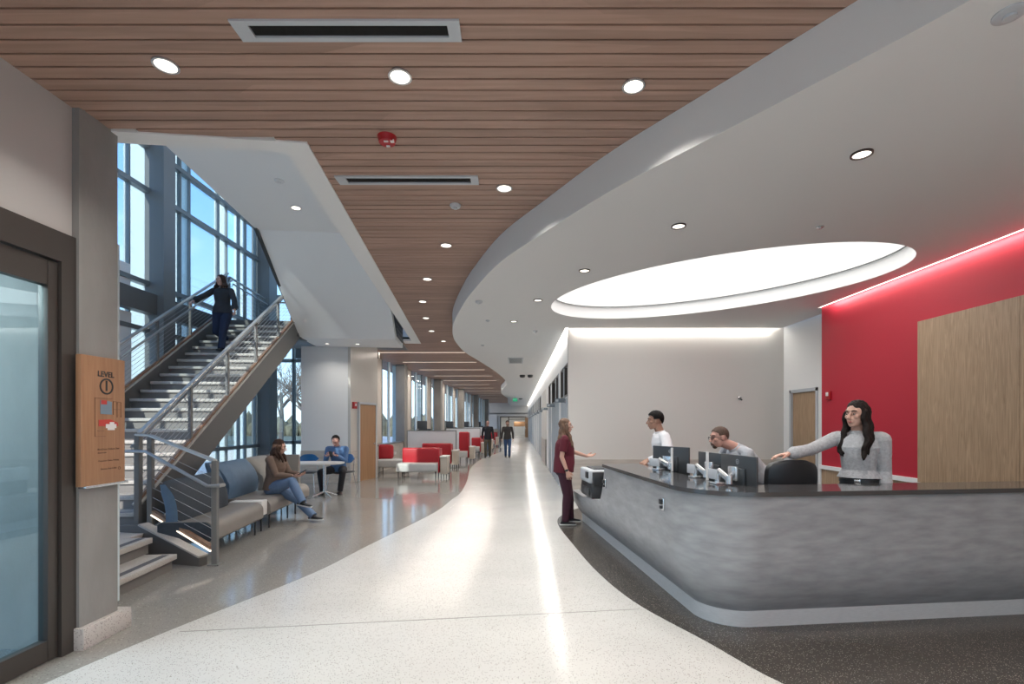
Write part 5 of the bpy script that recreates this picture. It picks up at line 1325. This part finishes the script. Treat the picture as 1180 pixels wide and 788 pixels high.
    # hair
    if hair:
        kind, hmt = hair[0], hair[1]
        m = MB()
        if kind == 'long':
            ln = hair[2]
            m.ball(hp_(-.030, 0, .044), (.096 * k, .084 * k, .092 * k), hm, 3)
            m.ball(hp_(-.045, 0, -.01), (.070 * k, .084 * k, .085 * k), hm, 3)
            dn = V((0, 0, -1)); rnd = random.Random(len(label))
            back0 = -ft2 * .02
            for a in range(-8, 9):
                an = a / 8 * 1.55; x = -math.cos(an) * .075 - .012 + (.035 if abs(a) > 6 else 0); y = math.sin(an) * .079
                p0 = hp_(x, y, .02); p1 = hp_(x * 1.02, y * 1.06, -.07); 
                ll = ln * (1 - .25 * rnd.random()) * (1.0 if abs(a) > 2 else .95)
                p2 = p1 + dn * ll * .45 * k + (hs * y * .25 + hf * (x * .2) + ft2 * (.04 if abs(a) > 5 else 0)); p3 = p1 + dn * ll * k + (hs * y * .15 + hf * (.02 if abs(a) > 5 else -.0) + ft2 * (.06 if abs(a) > 5 else -.03)) + V((rnd.uniform(-.012, .012), rnd.uniform(-.012, .012), 0))
                # keep strands outside the chest / back
                for q in range(2): pass
                w1 = V((rnd.uniform(-.01, .01), rnd.uniform(-.01, .01), 0))
                m.tube([hp_(x * .6, y * .6, .07), p0, p1, p2 + w1, p3 - w1, p3 + dn * .03], [.018 * k, .024 * k, .027 * k, .026 * k, .019 * k, .005], 8)
            hh = m.build('hair', hmt, root, voxel=.0065, sm=1)
            for v in hh.data.vertices:
                nz = noise.noise(V((v.co.x * 70, v.co.y * 70, v.co.z * 9))); v.co += v.normal * nz * .006 + V((math.sin(v.co.z * 55), math.cos(v.co.z * 48), 0)) * .005 * min(1, max(0, hair[2] - .12) * 8)
        elif kind in ('short', 'buzz'):
            th_ = .012 if kind == 'short' else .004
            b = bmesh.new(); bmesh.ops.create_icosphere(b, subdivisions=5, radius=1.0)
            de = []
            for v in b.verts:
                x, y, z = v.co
                line = -.10 + (.66 if x > 0 else .0) * min(1, max(0, x) * 1.25) + (-.62 if x < -.2 else 0) * min(1, (-x - .2) * 2)
                if abs(y) > .75 and -.25 < x < .45: line = -.05
                if len(hair) > 2 and x > -.3 and z > .2: line += hair[2] * (x + .3)
                if z < line: de.append(v)
            bmesh.ops.delete(b, geom=de, context='VERTS')
            for v in b.verts:
                x, y, z = v.co; nn_ = noise.noise(V((x * 9, y * 9, z * 9))) * (.006 if kind == 'short' else .002)
                t2 = th_ * (1 + 1.3 * max(0, z)) + nn_
                v.co = V((x * (.094 * k + t2), y * (.075 * k + t2), z * (.088 * k + t2)))
            r_ = bmesh.ops.solidify(b, geom=list(b.faces), thickness=.004)
            mb2 = MB(); mb2.take(b, Matrix.Translation(hp_(-.012, 0, .028)) @ hm.to_4x4()); mb2.build('hair', hmt, root, smooth=60)
    return dict(root=root, body=body, hp=hp_, hm=hm, nb=nb, sp=sp, st2=st2, ft2=ft2, ax=ax, k=k, arms=arms, legs=legs_, hf=hf, hs=hs, hu=hu, shirt=shirt, B=B)
def glasses(P, mt='plastic_black'):
    hp_ = P['hp']; m = MB()
    for q in (-1, 1):
        pts = [hp_(.099, q * .032 + .023 * math.cos(a), .010 + .016 * math.sin(a)) for a in [2 * PI * i / 14 for i in range(15)]]
        m.tube(pts, .0022, 6, False); m.tube([hp_(.097, q * .055, .016), hp_(.05, q * .078, .014), hp_(-.005, q * .082, .010)], .0022, 6)
    m.tube([hp_(.099, -.009, .013), hp_(.102, 0, .016), hp_(.099, .009, .013)], .0022, 6); m.build('glasses', mt, P['body'])
def beard(P, mt, full=True):
    hp_ = P['hp']; hm = P['hm']; m = MB()
    m.ball(hp_(.066, 0, -.088), (.028, .030, .026), hm, 2); m.tube([hp_(.098, .022, -.050), hp_(.103, 0, -.041), hp_(.098, -.022, -.050)], .005, 6)
    for q in (-1, 1): m.tube([hp_(.094, q * .024, -.050), hp_(.086, q * .030, -.072), hp_(.075, q * .022, -.088)], .007, 6)
    if full:
        for q in (-1, 1): m.tube([hp_(.06, q * .034, -.088), hp_(.03, q * .053, -.070), hp_(.004, q * .066, -.03)], [.012, .012, .007], 8)
    m.build('beard', mt, P['body'], voxel=.004, sm=1)
def phone(p, D, U_, label):
    D, U_ = V(D).normalized(), V(U_).normalized(); S_ = D.cross(U_).normalized(); U2 = S_.cross(D).normalized()
    mt = Matrix((S_, D, U2)).transposed().to_4x4()
    t = thing('smartphone', p, 0, label, 'phone')
    m = MB(); m.box(p, (.072, .148, .009), 0, .003, 2, mt); m.build('case', 'plastic_black', t); m = MB(); m.box(V(p) + U2 * .005, (.066, .138, .001), 0, 0, 1, mt); m.build('display', 'dkglass', t)
DN = V((0, 0, -1))
H_brown = mat('hair_brown', (.05, .026, .017), .6, var=.3, vscale=40, spec=.2); H_dark = mat('hair_dark', (.014, .010, .009), .6, var=.3, vscale=40, spec=.15); H_black = mat('hair_black', (.007, .006, .006), .6, spec=.15)
H_blond = mat('hair_light_brown', (.12, .066, .040), .6, var=.35, vscale=25); H_mid = mat('hair_mid_brown', (.085, .05, .035), .7, var=.3, vscale=60); H_grey = mat('hair_grey', (.22, .20, .19), .8)
BLK = mat('black_shoe', (.012, .012, .013), .5); WSOLE = mat('white_sole', (.6, .6, .58), .6)
# 1 woman in burgundy scrubs
C_s1, C_s2 = cloth('burgundy_scrub_top', (.085, .004, .014)), cloth('plum_scrub_trousers', (.042, .008, .020))
x, y = .70, 7.72
P = person('woman in burgundy scrubs talking at the end of the desk', (x, y, .885), .05, 1.67, ((1.10, 7.95, 1.06), (.74, 7.50, .845)), ((.82, 7.82, .075), (.72, 7.62, .075)),
    female=True, build=1.16, belly=.035, hair=('long', H_blond, .26), top=C_s1, bottom=C_s2, shoe=BLK, sole=WSOLE, sleeve='short', head_yaw=-.12, elbow=((-.3, 0, -1), (-1, -.15, 0)), hand_dir=((1, -.1, .12), None), palm=((0, -.3, 1), (0, 1, 0)), curl=((.1, .2, .2), (.35, .4, .35)), arm_r=1.05, hem=-.12, root_z=.004)
a = P['arms'][1]; d = (a[2] - a[1]).normalized(); q = a[2] - d * .03
m = MB(); u1 = d.cross(V((1, 0, 0))).normalized(); u2 = d.cross(u1); m.loft([(q - d * .012, u1 * .031, u2 * .031), (q + d * .012, u1 * .029, u2 * .029)], 16); m.box(q + V((0, -.032, 0)), (.036, .01, .036), 0, .004); m.build('wristwatch', 'plastic_black', P['root'])
q = P['sp'](.80) + P['ft2'] * .135 * P['k'] 
m = MB(); m.box(q + P['st2'] * -.075, (.01, .06, .035), .12, .003); m.build('name_badge', 'plastic_white', P['root'])
m = MB(); m.tube([P['nb'] + P['ft2'] * .055 + P['st2'] * .055, P['sp'](.86) + P['ft2'] * .118, P['nb'] + P['ft2'] * .055 - P['st2'] * .055], .007, 8); m.build('neckline', C_s2, P['root'])
# 2 man in white coat
C_w = cloth('white_lab_coat', (.72, .73, .76), var=.03)
C_g = cloth('grey_trousers', (.08, .085, .095))
P = person('dark haired man in a white coat standing behind the desk end', (2.03, 6.62, .93), PI - .05, 1.80, ((1.66, 6.30, 1.12), (1.78, 6.84, 1.02)), ((2.08, 6.52, .08), (2.02, 6.74, .08)),
    lean=(.12, 0), hair=('short', H_black, .0), skin=SKIN2, top=C_w, bottom=C_g, shoe=BLK, head_pitch=-.08, collar=True, hem=-.32, hand_dir=((-.7, -.1, -.45), None), palm=((0, .3, -1), None), curl=((.3, .4, .4), (.3, .3, .3)), loose=1.2, build=1.02, root_z=.004)
m = MB(); m.extr([P['nb'] + P['ft2'] * .068 + P['st2'] * .02 - P['ax'] * .0, P['nb'] + P['ft2'] * .068 - P['st2'] * .02, P['sp'](.78) + P['ft2'] * .135], P['ft2'] * .006); m.build('shirt_front', cloth('navy_shirt', (.03, .04, .09)), P['root'])
# 3 seated man with glasses
P = person('man with glasses and goatee leaning towards the monitors', (2.80, 5.62, .91), PI + .05, 1.80, ((2.20, 5.42, 1.02), (2.24, 5.86, 1.02)), ((2.52, 5.48, .36), (2.55, 5.80, .36)),
    lean=(.36, .06), neck=(2.30, 5.54, 1.36), hair=('buzz', H_mid), skin=SKIN3, top=cloth('pale_grey_shirt', (.42, .44, .48)), bottom=C_g, shoe=BLK, head_pitch=-.18, collar=True, build=1.1, knee=((-1, 0, 1), (-1, 0, 1)), root_z=.004, curl=((.5, .5, .4), (.5, .5, .4)))
glasses(P); beard(P, H_mid, False)
# 4 woman in grey sweater
C_sw = mat('heather_grey_knit', (.40, .41, .43), .9, var=.16, vscale=45, bump=.5, bscale=150)
P = person('long haired woman in grey sweater with one hand on a chair', (3.02, 4.36, .97), -2.25, 1.76, ((3.15, 4.20, .93), (2.27, 4.30, 1.295)), ((3.12, 4.42, .08), (2.92, 4.36, .08)),
    female=True, build=.90, hair=('long', H_dark, .30), top=C_sw, bottom=cloth('black_trousers', (.012, .012, .016), rough=.5), shoe=BLK, head_yaw=-2.75, head_pitch=-.05, collar=True, hem=.27, waist=.31, loose=1.15, extra='balloon', elbow=((.35, .5, 0), (0, .2, -1)), hand_dir=(None, (-1, -.05, -.12)), palm=(None, (0, -.15, -1)), curl=((.3, .35, .3), (.15, .25, .25)), root_z=.004)
m = MB(); m.loft([(P['sp'](.20), P['st2'] * .150, P['ft2'] * .118), (P['sp'](.25), P['st2'] * .147, P['ft2'] * .116)], 30); m.build('belt', 'plastic_black', P['root'])
m = MB(); m.box(P['sp'](.225) + P['ft2'] * .119, (.045, .006, .032), P['root'].rotation_euler[2] + PI / 2, .002); m.build('belt_buckle', 'chrome', P['root'])
# 5 woman coming down the stair
def tread_z(i): return ZB + (i + 1) * RISE
def stp(n, i, f_=.5): s_ = ST0 + (i + f_) * RUN; return R(n, s_, tread_z(i))
fr, bk_ = stp(-5.02, 15, .45), stp(-5.18, 17, .42)
hipc = (fr.lerp(bk_, .38)); hipc.z = fr.z + .90
DWN = R(0, -1, 0)
P = person('woman in dark sweater and jeans walking down the stair', hipc, math.atan2(DWN.y, DWN.x), 1.66, (R(-4.72, ST0 + 15.3 * RUN, fr.z + .86), R(-5.52, ST0 + 14.7 * RUN, fr.z + .99)), (fr + V((0, 0, .075)), bk_ + V((0, 0, .085))),
    female=True, build=1.05, hair=('long', H_brown, .10), top=cloth('charcoal_sweater', (.028, .030, .036)), bottom=cloth('dark_jeans', (.012, .022, .055)), shoe=BLK, head_yaw=math.atan2(DWN.y, DWN.x) - .45, head_pitch=-.2, loose=1.5, extra='balloon', elbow=((.4, .3, 0), (-.6, .4, -.2)), hem=-.06, root_z=fr.z, palm=(None, (0, 0, -1)), curl=((.3, .35, .3), (.5, .6, .5)))
# 6 woman on the lounge seat
P = person('woman in taupe sweater and jeans sitting cross legged with a phone', (-3.99, 8.0, .545), -.10, 1.68, ((-3.60, 8.02, .755), (-3.62, 7.86, .745)), ((-3.30, 7.92, .08), (-3.40, 7.70, .36)),
    female=True, build=1.12, lean=(.02, 0), hair=('long', H_brown, .15), top=cloth('taupe_sweater', (.17, .115, .085)), bottom=cloth('blue_jeans', (.13, .20, .32)), shoe=BLK, sole=WSOLE, head_yaw=.25, head_pitch=-.30, elbow=((-.5, .5, -1), (-.5, -.4, -1)), knee=((1, .1, .35), (1, -.1, 1.2)), foot_dir=((1, -.15, 0), (1, -.25, -.12)), palm=((0, -.3, 1), (0, .3, 1)), curl=((.35, .5, .4), (.35, .5, .4)), loose=1.2, hem=-.05, root_z=0)
phone(V((-3.50, 7.93, .80)), (.8, 0, .5), (-.5, 0, .8), 'dark phone in the hands of the seated woman')
# 7 man at the cafe table
P = person('man in blue shirt bent over his phone at the white table', (-4.20, 11.42, .53), -PI / 2 + .10, 1.76, ((-4.08, 11.02, .86), (-4.30, 11.00, .86)), ((-4.02, 11.02, .08), (-4.40, 10.98, .08)),
    lean=(.14, 0), hair=('short', H_dark, .7), skin=SKIN3, top=cloth('blue_shirt', (.085, .17, .34)), bottom=cloth('dark_trousers', (.02, .02, .024)), shoe=BLK, head_pitch=-.55, collar=True, knee=((.5, -1, .8), (-.6, -1, .8)), elbow=((.35, .3, -1), (-.35, .3, -1)), palm=((0, -.4, 1), (0, -.4, 1)), curl=((.5, .6, .5), (.5, .6, .5)), build=1.0, root_z=0, hand_dir=((-.5, -.6, .2), (.5, -.6, .2)))
glasses(P)
phone(V((-4.19, 10.93, .90)), (0, -.5, .8), (0, .8, .5), 'dark phone in the hands of the man in blue')
# 8, 9 walking men
def walker(label, x, y, top, bottom, hair, skin, H, ph, build):
    f1 = .16 * ph
    return person(label, (x, y, .515 * H), -PI / 2, H, ((x + .27, y - f1 * .9, .79), (x - .27, y + f1 * .9, .79)), ((x + .09, y + f1 + .02, .085 if ph > 0 else .075), (x - .09, y - f1, .075)),
        hair=hair, skin=skin, top=top, bottom=bottom, shoe=BLK, vox=.008, collar=True, build=build, belly=.02, elbow=((.5, .6, 0), (-.5, .6, 0)), root_z=.002, loose=.9, hem=-.12)
P = walker('balding man in black sweater and olive trousers walking this way', -1.44, 22.6, cloth('black_sweater', (.010, .012, .018)), cloth('olive_trousers', (.075, .068, .05)), ('buzz', H_grey, 1.2), SKIN3, 1.72, 1, 1.0); glasses(P)
P = walker('bearded man in dark jacket and blue jeans walking this way', -.53, 22.7, cloth('dark_grey_jacket', (.035, .032, .032)), cloth('mid_blue_jeans', (.03, .07, .16)), ('short', H_dark), SKIN, 1.72, -1, 1.02); beard(P, H_dark)
# ------------------------------------------------------------------ sky and sun
w = bpy.data.worlds.new('sky'); sc.world = w; w.use_nodes = True
nt = w.node_tree; bg = nt.nodes['Background']
tc = nt.nodes.new('ShaderNodeTexCoord'); sp = nt.nodes.new('ShaderNodeSeparateXYZ'); nt.links.new(tc.outputs['Generated'], sp.inputs[0])
r = nt.nodes.new('ShaderNodeValToRGB'); cr_ = r.color_ramp
cr_.elements[0].position = 0.0; cr_.elements[0].color = (0.70, 0.77, 0.82, 1)
cr_.elements[1].position = 1.0; cr_.elements[1].color = (0.10, 0.26, 0.72, 1)
for p, c in ((.12, (.52, .72, .95, 1)), (.35, (.26, .50, .93, 1)), (.6, (.15, .36, .85, 1))):
    e = cr_.elements.new(p); e.color = c
nt.links.new(sp.outputs['Z'], r.inputs[0])
n = nt.nodes.new('ShaderNodeTexNoise'); n.inputs['Scale'].default_value = 3.2; n.inputs['Detail'].default_value = 7
mp = nt.nodes.new('ShaderNodeMapping'); mp.inputs['Scale'].default_value = (1, 1, 2.6); nt.links.new(tc.outputs['Generated'], mp.inputs['Vector']); nt.links.new(mp.outputs[0], n.inputs['Vector'])
r2 = nt.nodes.new('ShaderNodeValToRGB'); r2.color_ramp.elements[0].position = .56; r2.color_ramp.elements[1].position = .74
nt.links.new(n.outputs['Fac'], r2.inputs[0])
mx = nt.nodes.new('ShaderNodeMix'); mx.data_type = 'RGBA'; mx.inputs[7].default_value = (.85, .9, .98, 1)
nt.links.new(r2.outputs[0], mx.inputs[0]); nt.links.new(r.outputs[0], mx.inputs[6]); nt.links.new(mx.outputs[2], bg.inputs[0])
bg.inputs[1].default_value = 2.1
def lamp(kind, name, loc, energy, color=(1, 1, 1), **kw):
    l = bpy.data.lights.new(name, kind); l.energy = energy; l.color = color
    for k, v in kw.items(): setattr(l, k, v)
    o = bpy.data.objects.new(name, l); COL.objects.link(o); o.location = loc; return o
s = lamp('SUN', 'sun', (-20, -10, 20), 4.8, (1, .95, .87), angle=math.radians(.6))
s.rotation_euler = V((.24, .84, -.48)).to_track_quat('-Z', 'Y').to_euler()
for (x, y, z, e) in DL:
    lamp('AREA', 'downlight_lamp', (x, y, z - .03), e, (1, .95, .88), shape='DISK', size=.13, spread=math.radians(125))
for (x, y, wd) in LIN:
    o = lamp('AREA', 'linear_lamp', (x, y, ZW - .02), 42, (1, .90, .80), shape='RECTANGLE', size=wd, size_y=.06)
o = lamp('AREA', 'oval_lamp', (EC.x, EC.y, ZC + .20), 50, (1, .98, .95), shape='ELLIPSE', size=4.6, size_y=2.7); o.rotation_euler = (0, 0, EA)
sc.cycles.use_denoising = True
sc.cycles.max_bounces = 8; sc.cycles.diffuse_bounces = 5; sc.cycles.glossy_bounces = 4; sc.cycles.transparent_max_bounces = 12
sc.cycles.sample_clamp_indirect = 6.0

for (x, y) in ((-1.6, .8), (0.2, .8), (2.0, .8), (-1.6, -1.4), (.2, -1.4), (2.0, -1.4), (3.6, -1.4), (-1.6, -3.8), (.2, -3.8), (2, -3.8)):  # unseen soft lamps added overhead to fill the hall with light
    lamp('AREA', 'hall_fill_lamp', (x, y, ZC - .03), 22, (1, .97, .93), shape='SQUARE', size=.9)
lamp('AREA', 'vestibule_fill_lamp', (-4.4, 2.6, 2.95), 60, (.9, .97, 1), shape='SQUARE', size=.8)  # unseen lamp added to brighten the space behind the glass door
lamp('AREA', 'far_room_fill_lamp', (-.8, 60, 2.55), 160, (1, .97, .93), shape='SQUARE', size=1.5)  # unseen lamp added to lift the dark doorway at the far end

def strip_lamp(loc, size, energy, aim):
    o = lamp('AREA', 'cove_lamp', loc, energy, (1, .95, .88), shape='RECTANGLE', size=size[0], size_y=size[1])
    d = V(aim).normalized(); x = V((0, 1, 0)) if size[2] == 'y' else V((1, 0, 0)); z = -d; y = z.cross(x).normalized(); x = y.cross(z)
    o.rotation_euler = Matrix((x, y, z)).transposed().to_euler()
strip_lamp((.95, 32.3, 3.50), (44, .04, 'y'), 230, (.25, 0, -1))
strip_lamp((3.1, 9.87, 3.505), (4.0, .04, 'x'), 16, (0, .25, -1))
strip_lamp((4.96, 2.1, 3.50), (11.5, .04, 'y'), 45, (.25, 0, -1))
